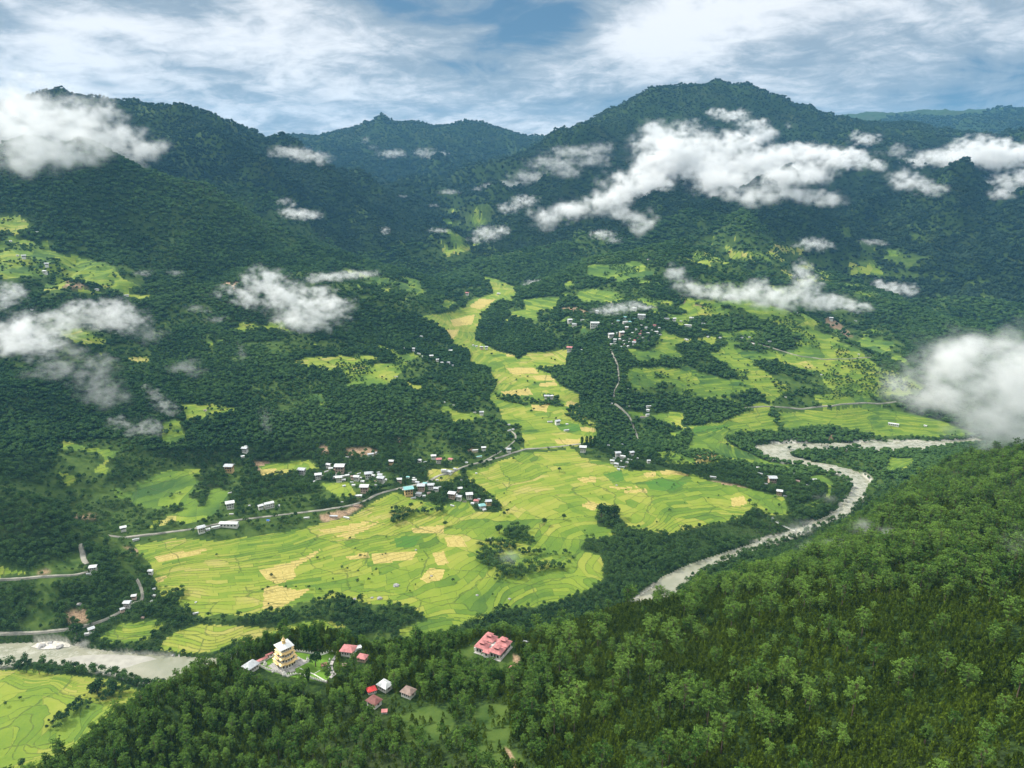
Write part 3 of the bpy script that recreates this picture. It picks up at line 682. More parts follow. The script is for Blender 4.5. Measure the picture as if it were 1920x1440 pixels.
# ------------------------------------------------------------------ terrain meshes
def grid_mesh(name, X, Y, Z, keep):
    na, nr = X.shape
    idx = np.arange(na * nr).reshape(na, nr)
    q = np.stack([idx[:-1, :-1], idx[:-1, 1:], idx[1:, 1:], idx[1:, :-1]], -1).reshape(-1, 4)[:, ::-1]
    q = q[keep.ravel()]
    used = np.unique(q)
    remap = np.full(na * nr, -1, np.int32); remap[used] = np.arange(len(used))
    co = np.stack([X.ravel()[used], Y.ravel()[used], Z.ravel()[used]], -1)
    me = bpy.data.meshes.new(name)
    q = remap[q]
    me.vertices.add(len(used)); me.vertices.foreach_set("co", co.astype(np.float32).ravel())
    me.loops.add(q.size); me.loops.foreach_set("vertex_index", q.astype(np.int32).ravel())
    me.polygons.add(len(q)); me.polygons.foreach_set("loop_start", np.arange(0, q.size, 4, dtype=np.int32))
    me.polygons.foreach_set("use_smooth", np.ones(len(q), bool))
    me.update()
    return me, used, q
def blur(A, n):
    for _ in range(n):
        B = A.copy(); B[1:-1, 1:-1] = (A[1:-1,1:-1]*2 + A[:-2,1:-1] + A[2:,1:-1] + A[1:-1,:-2] + A[1:-1,2:]) / 6; A = B
    return A
Fs = Fm * (1 - (inr > 0))
isf = Fs > 0.5
quad_f = isf[:-1, :-1] & isf[1:, :-1] & isf[1:, 1:] & isf[:-1, 1:]
# height gradient, to keep the bunds at a real width
cont = GZ0 + 1.5 * fbm(GX/120, GY/120, 3, 70)
dr = np.gradient(cont, axis=1) / np.maximum(np.gradient(G_R, axis=1), 1e-3)
da = np.gradient(cont, axis=0) / (G_R * (ang[1] - ang[0]))
grad = np.hypot(dr, da)
Bw = np.clip(2.1 * grad / St, 0.025, 0.34)
me_h, used, q = grid_mesh("hills", GX, GY, GZ, ~quad_f)
def put_color(me, used, name, R_, G_, B_, A_=None):
    at = me.color_attributes.new(name, 'FLOAT_COLOR', 'POINT')
    a = np.ones((len(used), 4), np.float32)
    for k, ch in enumerate((R_, G_, B_)): a[:, k] = ch.ravel()[used]
    at.data.foreach_set('color', a.ravel())
Sb = np.maximum(Sa, 0)
near_river = blur(inr.astype(float), 3)
Sb = np.maximum(Sb, ((near_river > 0.02) & (fbm(GX/60, GY/60, 3, 77) > 0.05)) * 0.8)
grassy = np.maximum(blur(np.maximum(Me, Fm), 1), 0)
patch = sm(0.14, 0.32, fbm(GX/210, GY/210, 5, 81)) * sm(1000, 1400, G_R) * (1 - sm(4500, 6500, G_R)) * (1 - 0.6 * sm(350, 600, GZ))
grassy = np.maximum(grassy, patch * 0.8)
put_color(me_h, used, 'cover', grassy, blur(So, 1), blur(Sb, 1))
oh = mesh_obj("hills", me_h, None, M_HILL); tag(oh, "green hills and forested mountain slopes around the valley", "hills", None, 'structure')
me_f, usedf, qf = grid_mesh("rice_fields", GX, GY, GZ, quad_f)
put_color(me_f, usedf, 'fieldinfo', 0.5 + 0.5 * Go, Bw, 0.5 + Bi)
uvl = me_f.uv_layers.new(name='terrace')
along = (GX * 0.93 + GY * 0.36) / 42.0 + 0.8 * fbm(GX/150, GY/150, 2, 91)
Uc, Vc = along.ravel()[usedf], (cont / St).ravel()[usedf]
uva = np.stack([Uc[qf.ravel()], Vc[qf.ravel()]], -1).astype(np.float32)
uvl.data.foreach_set('uv', uva.ravel())
of = mesh_obj("rice_fields", me_f, None, M_RICE); tag(of, "bright green and golden terraced rice fields on the valley floor", "fields", None, 'structure')
of['kind'] = 'structure'

# ------------------------------------------------------------------ river
g = NG("river_water")
pos = g.n('ShaderNodeNewGeometry').outputs['Position']
n1, n2, n3 = g.noise(0.02, 5, pos), g.noise(0.07, 7, pos, .72), g.noise(0.5, 3, pos)
foam_a = g.attr('foam')
foam = g.smooth(g.math('ADD', g.math('MULTIPLY', n2.outputs[0], 0.8), g.math('MULTIPLY', foam_a.outputs['Fac'], 0.42)), 0.56, 0.86)
wc = g.mix(g.smooth(n1.outputs[0], .35, .65), (0.22, 0.225, 0.155), (0.30, 0.29, 0.215))
wc = g.mix(foam, wc, (0.52, 0.505, 0.445))
bp = g.n('ShaderNodeBump'); bp.inputs['Strength'].default_value = 0.25; bp.inputs['Distance'].default_value = 0.5; g.l(n2.outputs[0], bp.inputs['Height'])
g.surf(wc, g.math('ADD', 0.25, g.math('MULTIPLY', foam, 0.5)), 0.5, Normal=bp.outputs[0])
M_WATER = g.m
grow = RIVER_POLY
xs = np.arange(-1500, 1500, 9.0); ys = np.arange(850, 2050, 9.0)
# water sheet: grid cells touching the river outline, a little wider than the carved bed
WXg, WYg = np.meshgrid(xs, ys, indexing='ij')
inn = inside(WXg, WYg, RIVER_POLY)
for _ in range(2):
    e = inn.copy(); e[1:] |= inn[:-1]; e[:-1] |= inn[1:]; e[:, 1:] |= inn[:, :-1]; e[:, :-1] |= inn[:, 1:]; inn = e
idx = np.arange(WXg.size).reshape(WXg.shape)
kq = inn[:-1,:-1] | inn[1:,1:]
qq = np.stack([idx[:-1,:-1], idx[1:,:-1], idx[1:,1:], idx[:-1,1:]], -1)[kq]
used_ = np.unique(qq); rm = np.full(WXg.size, -1); rm[used_] = np.arange(len(used_))
wme = raw_mesh("river", np.stack([WXg.ravel()[used_], WYg.ravel()[used_], np.full(len(used_), 0.35)], -1), None, rm[qq], True)
fo = wme.attributes.new('foam', 'FLOAT', 'POINT')
wxy = np.stack([WXg.ravel()[used_], WYg.ravel()[used_]], -1)
fv = sm(300, 420, wxy[:, 0]) * 0.40 + (wxy[:,0] < -560) * 0.35 + 0.12
fo.data.foreach_set('value', fv.astype(np.float32))
orv = mesh_obj("river", wme, None, M_WATER); tag(orv, "silty river with white rapids winding through the valley", "river", None, 'structure')

def flat_patch(name, poly, z, mat, label):
    P = np.array([pZ(u, v, z) for u, v in poly]); c = P.mean(0)
    rings_ = [c + (P - c) * k for k in (1.0, .8, .5)]
    n = len(P); hh = (z - .6, z, z + .25)
    co = np.concatenate([np.c_[q_[:, :2], np.full(n, h_)] for q_, h_ in zip(rings_, hh)] + [np.array([[c[0], c[1], z + .3]])])
    i = np.arange(n); j = (i + 1) % n
    Q_ = np.concatenate([np.stack([i + k*n, j + k*n, j + (k+1)*n, i + (k+1)*n], -1) for k in (0, 1)]); T_ = np.stack([i + 2*n, j + 2*n, np.full(n, 3*n)], -1)
    o = mesh_obj(name, raw_mesh(name, co, T_, Q_, True), None, mat); tag(o, label, "sandbar", None, 'structure')
    import bmesh
    b = bmesh.new(); b.from_mesh(o.data); bmesh.ops.recalc_face_normals(b, faces=b.faces); b.to_mesh(o.data); b.free()
M_SAND = plain("river_sand", (0.36, 0.345, 0.30), 0.9, 0.12, 0.08)
M_PALE = plain("pale_gravel", (0.52, 0.49, 0.43), 0.9, 0.25, 0.25)
flat_patch("sandbar", [(108,1234),(150,1227),(200,1225),(240,1226),(290,1230),(305,1235),(270,1243),(245,1252),(225,1256),(190,1253),(150,1247),(125,1241)], 0.62, M_SAND, "pale sandbar lying in the river at the left")
flat_patch("gravel_bank", [(58,1212),(70,1205),(92,1200),(112,1195),(126,1197),(131,1205),(132,1212),(118,1213),(100,1216),(80,1217)], 1.6, M_PALE, "white gravel and rock bank at the river edge on the left")
# ------------------------------------------------------------------ roads
g = NG("road_surface"); pos = g.n('ShaderNodeNewGeometry').outputs['Position']
n1 = g.noise(0.05, 5, pos); n2 = g.noise(0.8, 4, pos)
g.surf(g.mix(g.smooth(g.math('ADD', g.math('MULTIPLY', n1.outputs[0], .7), g.math('MULTIPLY', n2.outputs[0], .3)), .4, .6), (0.19, 0.185, 0.155), (0.33, 0.31, 0.26)), 0.95, 0.1)
M_ROAD = g.m
ROADPTS = []
def smooth_line(P, step):
    P = np.array(P)
    seg = np.r_[0, np.cumsum(np.hypot(*(P[1:, :2] - P[:-1, :2]).T))]
    n = max(2, int(seg[-1] / step)); s_ = np.linspace(0, seg[-1], n)
    Q = np.stack([np.interp(s_, seg, P[:, k]) for k in range(2)], -1)
    for _ in range(3):
        Q[1:-1] = (Q[:-2] + 2 * Q[1:-1] + Q[2:]) / 4
    return Q
def drape_strip(name, poly, width, mat, label, lift=0.6, cat='road'):
    P = [hit(u, v) for u, v in poly]; P = [p for p in P if p is not None]
    Q = smooth_line(P, 5.0)
    d = np.gradient(Q, axis=0); d /= np.maximum(np.linalg.norm(d, axis=1, keepdims=True), 1e-6)
    nrm = np.stack([-d[:, 1], d[:, 0]], -1)
    wv = width / 2 * (1 + .35 * fbm(Q[:, 0] / 18, Q[:, 1] / 18, 3, 9))[:, None]; wv2 = width / 2 * (1 + .35 * fbm(Q[:, 0] / 18 + 40, Q[:, 1] / 18, 3, 9))[:, None]
    L, Rr = Q + nrm * wv, Q - nrm * wv2
    z = np.maximum(np.maximum(height(*L.T), height(*Rr.T)), height(*Q.T)) + lift
    z = np.convolve(np.pad(z, 2, 'edge'), np.ones(5) / 5, 'valid')
    n = len(Q)
    co = np.concatenate([np.c_[L, z], np.c_[Rr, z], np.c_[L + nrm * 1.5, z - 3], np.c_[Rr - nrm * 1.5, z - 3]])
    i = np.arange(n - 1)
    quads = np.concatenate([np.stack([i, i+1, n+i+1, n+i], -1)[:, ::-1], np.stack([2*n+i, 2*n+i+1, i+1, i], -1)[:, ::-1], np.stack([n+i, n+i+1, 3*n+i+1, 3*n+i], -1)[:, ::-1]])
    o = mesh_obj(name, raw_mesh(name, co, None, quads), None, mat)
    tag(o, label, cat, None, 'structure')
    for p in Q[::2]: ROADPTS.append((p[0], p[1], width / 2 + 2.5))
RL = {'main': "pale valley road curving past the roadside village and the fields", 'low': "lower road along the river bank at the far left", 'ledge': "narrow road cut across the dark slope at the far left",
      'bend': "short steep stretch of grey road at the forest edge", 'forest': "side road climbing round the wooded spur", 'spur': "straight grey road down the wooded spur",
      'track': "brown earth track below the hillside village", 'hill': "thin track crossing the terraced slope", 'terrace': "track along the fields at the foot of the terraces"}
for k, (pl, wd) in ROADS.items():
    if k in RL: drape_strip('track' if k in ('track', 'hill', 'terrace') else 'road', pl, wd, M_ROAD, RL[k])
print("ground", time.time() - T0)
#@@HB
# ------------------------------------------------------------------ buildings
M_WHITE = plain("whitewash", (0.66, 0.64, 0.59), 0.85, 0.14, 0.5)
M_OCHRE = plain("ochre_wall", (0.62, 0.42, 0.20), 0.85, 0.1, 0.5)
M_PINK = plain("earth_wall", (0.55, 0.40, 0.31), 0.9, 0.12, 0.5)
M_DARK = plain("dark_timber", (0.06, 0.045, 0.035), 0.7, 0.2, 2.0)
M_TIN = plain("pale_tin_roof", (0.55, 0.56, 0.56), 0.5, 0.2, 0.3, 0.4)
M_TIN2 = plain("grey_tin_roof", (0.42, 0.44, 0.46), 0.55, 0.2, 0.3, 0.4)
M_TEAL = plain("teal_roof", (0.22, 0.46, 0.45), 0.55, 0.1, 0.3, 0.4)
M_RED = plain("brick_red_roof", (0.46, 0.185, 0.18), 0.7, 0.22, 0.35)
M_BRIGHT = plain("bright_red_roof", (0.62, 0.06, 0.06), 0.55, 0.1, 0.35)
M_MAROON = plain("maroon_roof", (0.20, 0.085, 0.075), 0.7, 0.15, 0.35)
M_BROWN = plain("weathered_brown_roof", (0.26, 0.19, 0.16), 0.8, 0.2, 0.35)
M_GOLD = plain("gilded_trim", (0.70, 0.50, 0.22), 0.5, 0.2, 0.8, 0.5, 0.15)
M_STONE = plain("paving_stone", (0.40, 0.38, 0.36), 0.9, 0.15, 0.4)
M_ROCK = plain("boulder_rock", (0.30, 0.29, 0.28), 0.95, 0.25, 0.5)
M_LAWN = plain("lawn_grass", (0.115, 0.225, 0.025), 0.95, 0.15, 0.15)
M_BLUE = plain("blue_sheet", (0.05, 0.15, 0.45), 0.6, 0.1, 0.5)
class MB:
    def __init__(s): s.V, s.F, s.n = [], [], 0
    def add(s, v, faces):
        v = np.asarray(v, float); s.V.append(v)
        for f in faces: s.F.append([i + s.n for i in f])
        s.n += len(v); return s
    def box(s, x, y, z, w, d, h, taper=0.0, rot=0.0):
        t = 1 - taper
        c = [(-w/2, -d/2, 0), (w/2, -d/2, 0), (w/2, d/2, 0), (-w/2, d/2, 0), (-w/2*t, -d/2*t, h), (w/2*t, -d/2*t, h), (w/2*t, d/2*t, h), (-w/2*t, d/2*t, h)]
        cr, sr = math.cos(rot), math.sin(rot)
        c = [(x + a * cr - b * sr, y + a * sr + b * cr, z + q) for a, b, q in c]
        return s.add(c, [(3,2,1,0), (4,5,6,7), (0,1,5,4), (1,2,6,5), (2,3,7,6), (3,0,4,7)])
    def gable(s, x, y, z, w, d, h, th=0.25):
        o = [(-w/2, -d/2, 0), (w/2, -d/2, 0), (w/2, 0, h), (-w/2, 0, h), (-w/2, d/2, 0), (w/2, d/2, 0)]
        v = [(x+a, y+b, z+c+th) for a, b, c in o] + [(x+a, y+b, z+c) for a, b, c in o]
        return s.add(v, [(0,1,2,3), (3,2,5,4), (9,8,7,6), (10,11,8,9), (6,7,1,0), (4,5,11,10), (0,3,9,6), (3,4,10,9), (7,8,2,1), (8,11,5,2)])
    def hip(s, x, y, z, w, d, h, ridge=0.0, th=0.25, rot=0.0):
        r = ridge / 2
        o = [(-w/2, -d/2, 0), (w/2, -d/2, 0), (w/2, d/2, 0), (-w/2, d/2, 0), (-w/2, -d/2, th), (w/2, -d/2, th), (w/2, d/2, th), (-w/2, d/2, th), (-r, 0, h), (r, 0, h)]
        cr, sr = math.cos(rot), math.sin(rot)
        o = [(x + a * cr - b * sr, y + a * sr + b * cr, z + q) for a, b, q in o]
        return s.add(o, [(3,2,1,0), (0,1,5,4), (1,2,6,5), (2,3,7,6), (3,0,4,7), (4,5,9,8), (5,6,9), (6,7,8,9), (7,4,8)])
    def lathe(s, x, y, z, prof, n=10):
        v = []; 
        for r_, h_ in prof:
            for k in range(n): v.append((x + r_ * math.cos(2*math.pi*k/n), y + r_ * math.sin(2*math.pi*k/n), z + h_))
        f = []
        for i in range(len(prof) - 1):
            for k in range(n): f.append((i*n+k, i*n+(k+1)%n, (i+1)*n+(k+1)%n, (i+1)*n+k))
        f.append(tuple(range(n))[::-1]); f.append(tuple(range((len(prof)-1)*n, len(prof)*n)))
        return s.add(v, f)
    def mesh(s, name, mat):
        me = bpy.data.meshes.new(name); me.from_pydata(np.concatenate(s.V).tolist(), [], s.F); me.materials.append(mat); me.update(); return me
    def build(s, name, mat, parent=None):
        o = bpy.data.objects.new(name, s.mesh(name, mat)); COL.objects.link(o); o.parent = parent; return o

HC = {}
def house_meshes(kind, wall, roof):
    k = (kind, wall, roof)
    if k in HC: return HC[k]
    W_ = {'white': M_WHITE, 'ochre': M_OCHRE, 'earth': M_PINK}[wall]
    R_ = {'tin': M_TIN, 'grey': M_TIN2, 'teal': M_TEAL, 'red': M_RED, 'bright': M_BRIGHT, 'maroon': M_MAROON, 'brown': M_BROWN, 'blue': M_BLUE}[roof]
    a, b, c = MB(), MB(), MB()
    if kind == 'farm':                # unit width 10 : tall whitewashed house, jettied timber storey, floating roof
        a.box(0, 0, -2, 8.0, 6.6, 6.2, 0.05); a.box(0, 0, 4.2, 8.2, 6.8, 2.4)
        for sx_ in (-2.6, 0, 2.6): c.box(sx_, -3.43, 2.0, 1.4, .2, 1.3); c.box(sx_, -3.55, 4.7, 1.9, .3, 1.5)
        for sy in (-1.7, 1.7):
            for sd in (-1, 1): c.box(sd * 4.12, sy, 4.7, .2, 1.7, 1.4)
        c.box(0, 0, 6.6, 6.6, 5.2, .9)  # no window: dark block standing in for shade in the open roof gap
        b.gable(0, 0, 7.5, 10.4, 9.0, 1.5, .22)
    elif kind == 'hipped':
        a.box(0, 0, -2, 8.4, 6.8, 6.0)
        for sx_ in (-2.8, -.9, .9, 2.8): c.box(sx_, -3.45, 1.6, 1.0, .2, 1.4)
        for sd in (-1, 1): c.box(sd * 4.23, 0, 1.6, .2, 1.6, 1.4)
        b.hip(0, 0, 4.0, 10.2, 8.6, 2.5, 3.5)
    elif kind == 'long':
        a.box(0, 0, -2, 9.4, 2.6, 4.0)
        for q_ in range(5): c.box(-3.6 + q_ * 1.8, -1.36, .8, .8, .12, .7)
        b.gable(0, 0, 2.0, 10, 3.3, .6, .12)
    elif kind == 'block':
        a.box(0, 0, -2, 9.6, 5.0, 7.6)
        for r_ in range(2):
            for q_ in range(5): c.box(-3.8 + q_ * 1.9, -2.55, 1.1 + 2.3 * r_, 1.0, .15, 1.1)
        b.gable(0, 0, 5.6, 10.2, 5.6, .9, .15)
    else:                             # shed
        a.box(0, 0, -2, 8.6, 7.0, 5.0); c.box(-1.5, -3.55, .3, 1.8, .15, 2.0); c.box(2.0, -3.55, 1.0, 1.6, .15, 1.2)
        b.gable(0, 0, 3.0, 10, 8.4, 1.3, .2)
    wins = []
    V_ = np.concatenate(c.V)
    for q_ in range(0, len(V_), 8): wins.append(MB().add(V_[q_:q_+8], [(3,2,1,0), (4,5,6,7), (0,1,5,4), (1,2,6,5), (2,3,7,6), (3,0,4,7)]).mesh("window", M_DARK))
    band = {'farm': (7.2, -3.5, 4.7, 1.5), 'hipped': (6.6, -3.45, 1.6, 1.4), 'long': (8.0, -1.36, .8, .7), 'block': (8.6, -2.55, 1.1, 1.2)}.get(kind, (5.0, -3.55, 1.0, 1.2))
    sm__ = MB().box(0, band[1], band[2], band[0], .2, band[3]).mesh("window", M_DARK)
    HC[k] = (a.mesh("wall", W_), b.mesh("roof", R_), wins, sm__)
    return HC[k]
CLEARINGS = []
USED_LABELS = set()
def building(u, v, wpx, kind, wall, roof, label, cat='house', group=None, rot=None, name=None, dz=0.0, tree_gap=1.0):
    p = hit(u, v)
    if p is None: return
    dist = math.sqrt(p[0]**2 + p[1]**2 + (p[2]-CAM_Z)**2)
    s_ = wpx * dist / F_PX / 10.0 * (0.82 if wpx < 30 and v < 1195 else 0.95)
    if kind == 'long': s_ *= 1.0
    e = bpy.data.objects.new(name or ('farmhouse' if kind in ('farm', 'hipped') else 'shed' if kind == 'shed' else 'long_building' if kind == 'long' else 'apartment_block'), None); COL.objects.link(e)
    lp = [p[:2] + np.array([math.cos(t_), math.sin(t_)]) * s_ * 4 for t_ in (0, 1.57, 3.14, 4.71)]
    zz = float(np.mean(height(np.array([q[0] for q in lp]), np.array([q[1] for q in lp]))))
    e.location = (p[0], p[1], zz + 0.3 + dz); e.scale = (s_, s_, s_ * (1.0 if wpx > 6 else .9))
    if rot is None: rot = -math.atan2(p[0], p[1]) * .6 + random.uniform(-.5, .5)
    e.rotation_euler = (0, 0, rot)
    a_, b_, wins, band = house_meshes(kind, wall, roof)
    mesh_obj("wall", a_, e); mesh_obj("roof", b_, e)
    for m_ in (wins if wpx >= 13 else [band]): mesh_obj("window", m_, e)
    assert label not in USED_LABELS, label
    USED_LABELS.add(label); tag(e, label, cat, group)
    CLEARINGS.append((p[0], p[1], 5.5 * s_ + 1.5, (11 if p[1] > 900 else 15) * tree_gap))
    return e
ORD = ["leftmost", "second from the left", "third from the left", "fourth from the left", "fifth from the left", "sixth from the left", "seventh from the left", "eighth from the left", "ninth from the left", "tenth from the left", "eleventh from the left", "twelfth from the left", "thirteenth from the left", "fourteenth from the left", "fifteenth from the left"] + [q + " from the left" for q in "sixteenth seventeenth eighteenth nineteenth twentieth twenty-first twenty-second twenty-third twenty-fourth twenty-fifth twenty-sixth twenty-seventh twenty-eighth twenty-ninth thirtieth".split()]
WN = {'white': 'white', 'ochre': 'ochre', 'earth': 'earth coloured'}
RN = {'tin': 'pale tin', 'grey': 'grey tin', 'teal': 'teal', 'red': 'brick red', 'bright': 'bright red', 'maroon': 'maroon', 'brown': 'brown', 'blue': 'blue'}
KN = {'farm': 'farmhouse', 'hipped': 'house', 'long': 'long shed', 'block': 'block', 'shed': 'hut'}
def cluster(where, group, items):
    items = [(t + (None,) * (6 - len(t))) for t in items]
    full = []
    for (u, v, w_, k, wl, rf) in items:
        k = k or ('farm' if w_ >= 11 else 'shed'); wl = wl or 'white'; rf = rf or random.choice(['tin', 'tin', 'tin', 'grey'])
        full.append((u, v, w_, k, wl, rf))
    combos = {}
    for t in sorted(full): combos.setdefault(t[3:], []).append(t)
    for cb, L in combos.items():
        for i, t in enumerate(L):
            desc = f"{RN[cb[2]].split()[-1] if cb[2] != 'tin' else 'pale'} roofed {WN[cb[1]].split()[0]} {KN[cb[0]]}"
            lab = f"{desc} {where}" if len(L) == 1 else f"{desc}, {ORD[i].replace(' from the left', ' from left')} {where}"
            building(*t, lab, group=group)
V1 = [(612,885,9,'long'),(643,894,8),(660,905,8,'long','white','grey'),(686,891,8,'long'),(700,893,9),(676,897,7),(709,887,7,'shed','earth','grey'),(632,891,7,'shed','white','grey'),(597,898,15),(616,877,11),(638,886,22,'farm','earth','tin'),(651,893,10),(636,903,15),(669,901,13),(673,889,9,'long'),(691,897,17,'farm','white','grey'),(715,905,17,'farm','white','grey'),(713,896,11),(734,871,12,'farm','ochre','tin'),(567,890,17),(684,923,20,'farm','earth','tin'),(675,931,10),(749,905,12,'farm','earth','tin'),(663,911,8),(620,880,10),(695,857,14,'block'),(707,851,10),(605,893,8,'long'),(627,896,9),(645,901,8),(656,887,8,'long'),(662,899,10,'farm','earth','brown'),(680,904,9),(703,903,8,'long','white','brown'),(722,901,9),(697,887,7),(629,882,8,'shed','earth','brown'),(706,911,8),(683,914,9,'long'),(645,912,7),(668,931,8),(590,904,7),(727,879,7),(651,858,8,'long')]
cluster("in the upper village", "village houses above the road", V1)
cluster("in the roadside settlement", "houses on the road edge", [(766,928,22,'farm','ochre','teal'),(790,920,18,'farm','earth','grey'),(808,917,15,'farm','white','grey'),(818,922,12),(797,908,10,'shed','white','teal'),(777,904,11,'block'),(775,935,12,'long'),(785,929,13,'hipped','white','grey'),(765,896,8,'shed','white','teal'),(776,897,6),(783,909,9,'farm','white','grey'),(804,926,9,'shed','earth','brown'),(812,909,8,'long'),(795,931,8),(770,918,8,'shed','earth','tin'),(824,914,8,'long'),(757,919,7)])
cluster("in the hamlet below the road", "hamlet houses below the road", [(848,934,17,'farm','earth','tin'),(861,938,13,'farm','white','grey'),(862,922,12,'farm','earth','tin'),(880,935,16,'farm','white','tin'),(893,942,12,'hipped','white','red'),(904,952,16,'hipped','white','teal'),(916,947,14,'farm','ochre','grey'),(908,957,8),(848,949,10,'long'),(855,929,8,'shed'),(871,941,9,'long','white','brown'),(886,945,8),(898,937,7,'shed','earth','grey'),(912,941,8,'long')])
cluster("in the white group by the road", "houses beside the valley road", [(832,886,12,'block'),(842,888,14,'hipped','white','grey'),(853,882,8,'block'),(875,868,6),(820,901,6)])
cluster("on the grassy slope", "houses on the grassy slope", [(787,868,10,'farm'),(797,867,8,'long'),(813,861,12,'farm','white','tin'),(823,868,13,'farm','white','red'),(845,863,11,'shed','white','red'),(891,846,15,'long'),(907,845,11,'farm'),(898,858,14,'long','white','teal'),(954,848,11,'farm','white','grey'),(893,888,5),(865,901,5)])
cluster("at the wooded bend of the valley", "houses at the wooded bend", [(954,797,6),(955,808,9,'long'),(962,806,6)])
cluster("on the left wooded slope", "houses on the left slope", [(460,848,13,'farm'),(431,885,19,'farm','ochre','grey'),(455,857,8),(431,925,8,'long'),(432,953,18,'farm'),(468,949,6),(505,952,20,'block'),(489,955,12,'farm'),(521,950,9),(434,965,9,'long'),(461,838,6)])
cluster("along the lower edge of the road", "sheds below the road", [(378,998,16,'farm','white','grey'),(390,994,9),(430,987,34,'long'),(405,990,18,'long'),(503,977,7,'shed','white','blue'),(575,972,12,'long'),(641,942,7,'long'),(650,972,14,'long'),(626,970,18,'long','earth','grey'),(668,950,14,'long','earth','brown')])
cluster("by the far left road", "houses at the far left", [(232,996,12,'farm'),(255,1013,13,'long'),(176,1071,14,'farm'),(167,1077,10,'long'),(283,1076,10,'farm'),(289,1105,6),(289,1118,7),(284,1128,6),(252,1123,10,'farm','earth','tin'),(240,1138,14,'farm'),(230,1147,9,'farm','earth','grey'),(172,1186,12,'farm','white','grey'),(163,1190,8),(367,1151,11,'long'),(367,1130,4),(268,1159,6,'shed','earth','brown')])
cluster("on the terraced left mountainside", "farms on the left mountainside", [(45,485,8,'farm'),(33,480,5),(88,500,8,'farm'),(85,514,8,'farm'),(182,544,7),(237,555,9,'long'),(20,453,5),(118,608,5),(10,578,5),(60,582,5),(385,770,6,'shed','white','brown'),(70,436,5)])
cluster("on the slope above the long valley", "houses scattered beside the long valley", [(876,554,8,'farm','white','red'),(935,552,8),(790,632,7),(757,654,7),(775,658,8,'farm'),(785,664,9,'long'),(790,669,6),(809,672,9,'farm'),(820,678,7,'farm'),(829,681,7),(841,684,8,'farm'),(848,686,6),(845,659,9),(743,707,7,'long'),(850,760,6,'long'),(903,778,10,'farm'),(890,774,7,'long'),(833,755,5)])
cluster("inside the long valley", "houses in the long valley", [(893,650,6,'shed','white','grey'),(903,655,8,'farm','earth','grey'),(912,655,8,'farm','white','grey'),(887,648,5),(1025,749,12,'farm','white','grey'),(1033,748,10,'farm','white','tin'),(1045,796,12,'farm'),(1031,792,12,'long'),(1063,796,6),(1062,808,13,'long'),(1068,659,13,'farm','white','red'),(1090,657,6)])
cluster("above the big rice plain", "houses at the top edge of the plain", [(1093,847,16,'farm'),(1158,856,13,'farm'),(1168,860,12,'block'),(1184,854,11,'farm'),(1180,863,12,'long'),(1148,869,10,'farm','white','grey'),(1156,875,10,'farm','white','grey'),(1166,877,12,'long'),(1216,868,8,'farm','white','grey'),(1166,834,6),(1195,860,5),(1141,836,6,'shed','earth','grey'),(1152,860,8,'long','white','grey'),(1163,866,7),(1176,868,7),(1160,881,7,'shed','white','grey'),(1173,875,7,'long','white','brown')])
cluster("in the river loop", "houses in the river loop", [(1337,896,14,'long','white','grey'),(1425,889,11,'long'),(1447,906,18,'farm','earth','grey'),(1435,908,9,'long'),(1495,904,10,'shed','earth','brown'),(1525,901,14,'long'),(1514,898,6,'shed','earth','red'),(1515,911,8,'long','earth','grey'),(1461,928,13,'farm','earth','tin'),(1472,931,8,'long'),(1421,878,7,'shed','earth','tin'),(1490,889,6)])
cluster("by the road on the wooded spur", "houses on the wooded spur", [(1216,763,12,'long'),(1215,770,8),(1205,783,12,'long','white','brown'),(1214,780,8,'block','white','grey'),(1177,730,4),(1147,757,5),(1180,762,4)])
hv_items = [(1068,606,11,'farm'),(1077,612,11,'block'),(1115,614,20,'block'),(1092,601,9,'long','white','grey'),(1120,588,8,'farm'),(1190,583,9,'farm'),(1160,605,9,'block','white','teal'),(1172,600,9,'farm','white','teal'),(1172,608,11,'block'),(1181,606,8,'hipped','white','teal'),(1190,599,10,'long','white','teal'),(1203,598,17,'block'),(1150,608,9,'long'),(1250,599,12,'long','white','grey'),(1264,602,8,'farm'),(1277,603,5),(1297,597,10,'long'),(1290,612,16,'long'),(1318,608,10,'long','white','grey'),(1288,638,6),(1295,597,6)]
cluster("at the hillside village edge", "outer buildings of the hillside village", hv_items)
# dense core of the hillside village: only size and roof tell its roofs apart
rs = random.Random(5)
core = [(1145,634,13),(1153,641,8),(1165,630,12),(1175,618,8),(1181,636,8),(1190,641,8),(1200,628,7),(1207,634,9),(1215,626,7),(1155,646,7),(1172,647,8),(1189,647,9),(1200,647,6),(1147,647,8),(1178,650,7),(1230,624,9),(1227,614,7),(1202,611,6),(1168,623,6),(1162,638,7),(1196,634,6),(1186,627,6),(1211,617,6),(1221,631,6),(1238,628,6),(1170,640,6),(1208,642,6),(1158,626,6),(1148,627,6),(1193,620,5),(1180,642,5),(1215,640,5),(1165,651,5),(1222,620,5),(1236,617,5),(1203,622,5)]
core.sort(key=lambda t: t[1])
for r_ in range(3):
    row = sorted(core[r_ * 12:(r_ + 1) * 12])
    cnt = {}
    for (u, v, w_) in row:
        kd, wl, rf = rs.choice(['farm', 'farm', 'long', 'shed', 'hipped']), rs.choice(['white', 'white', 'earth']), rs.choice(['tin', 'tin', 'grey', 'tin', 'red'])
        k = (kd, wl, rf); cnt[k] = cnt.get(k, 0) + 1
        building(u, v, w_, kd, wl, rf, "%s roofed %s %s, %s in the %s rows of the hillside village" % ('pale' if rf == 'tin' else RN[rf].split()[-1], WN[wl].split()[0], KN[kd], ORD[cnt[k]-1].replace(' from the left', ' from left'), ('upper', 'middle', 'lower')[r_]), group="crowded houses in the middle of the hillside village", tree_gap=.6)
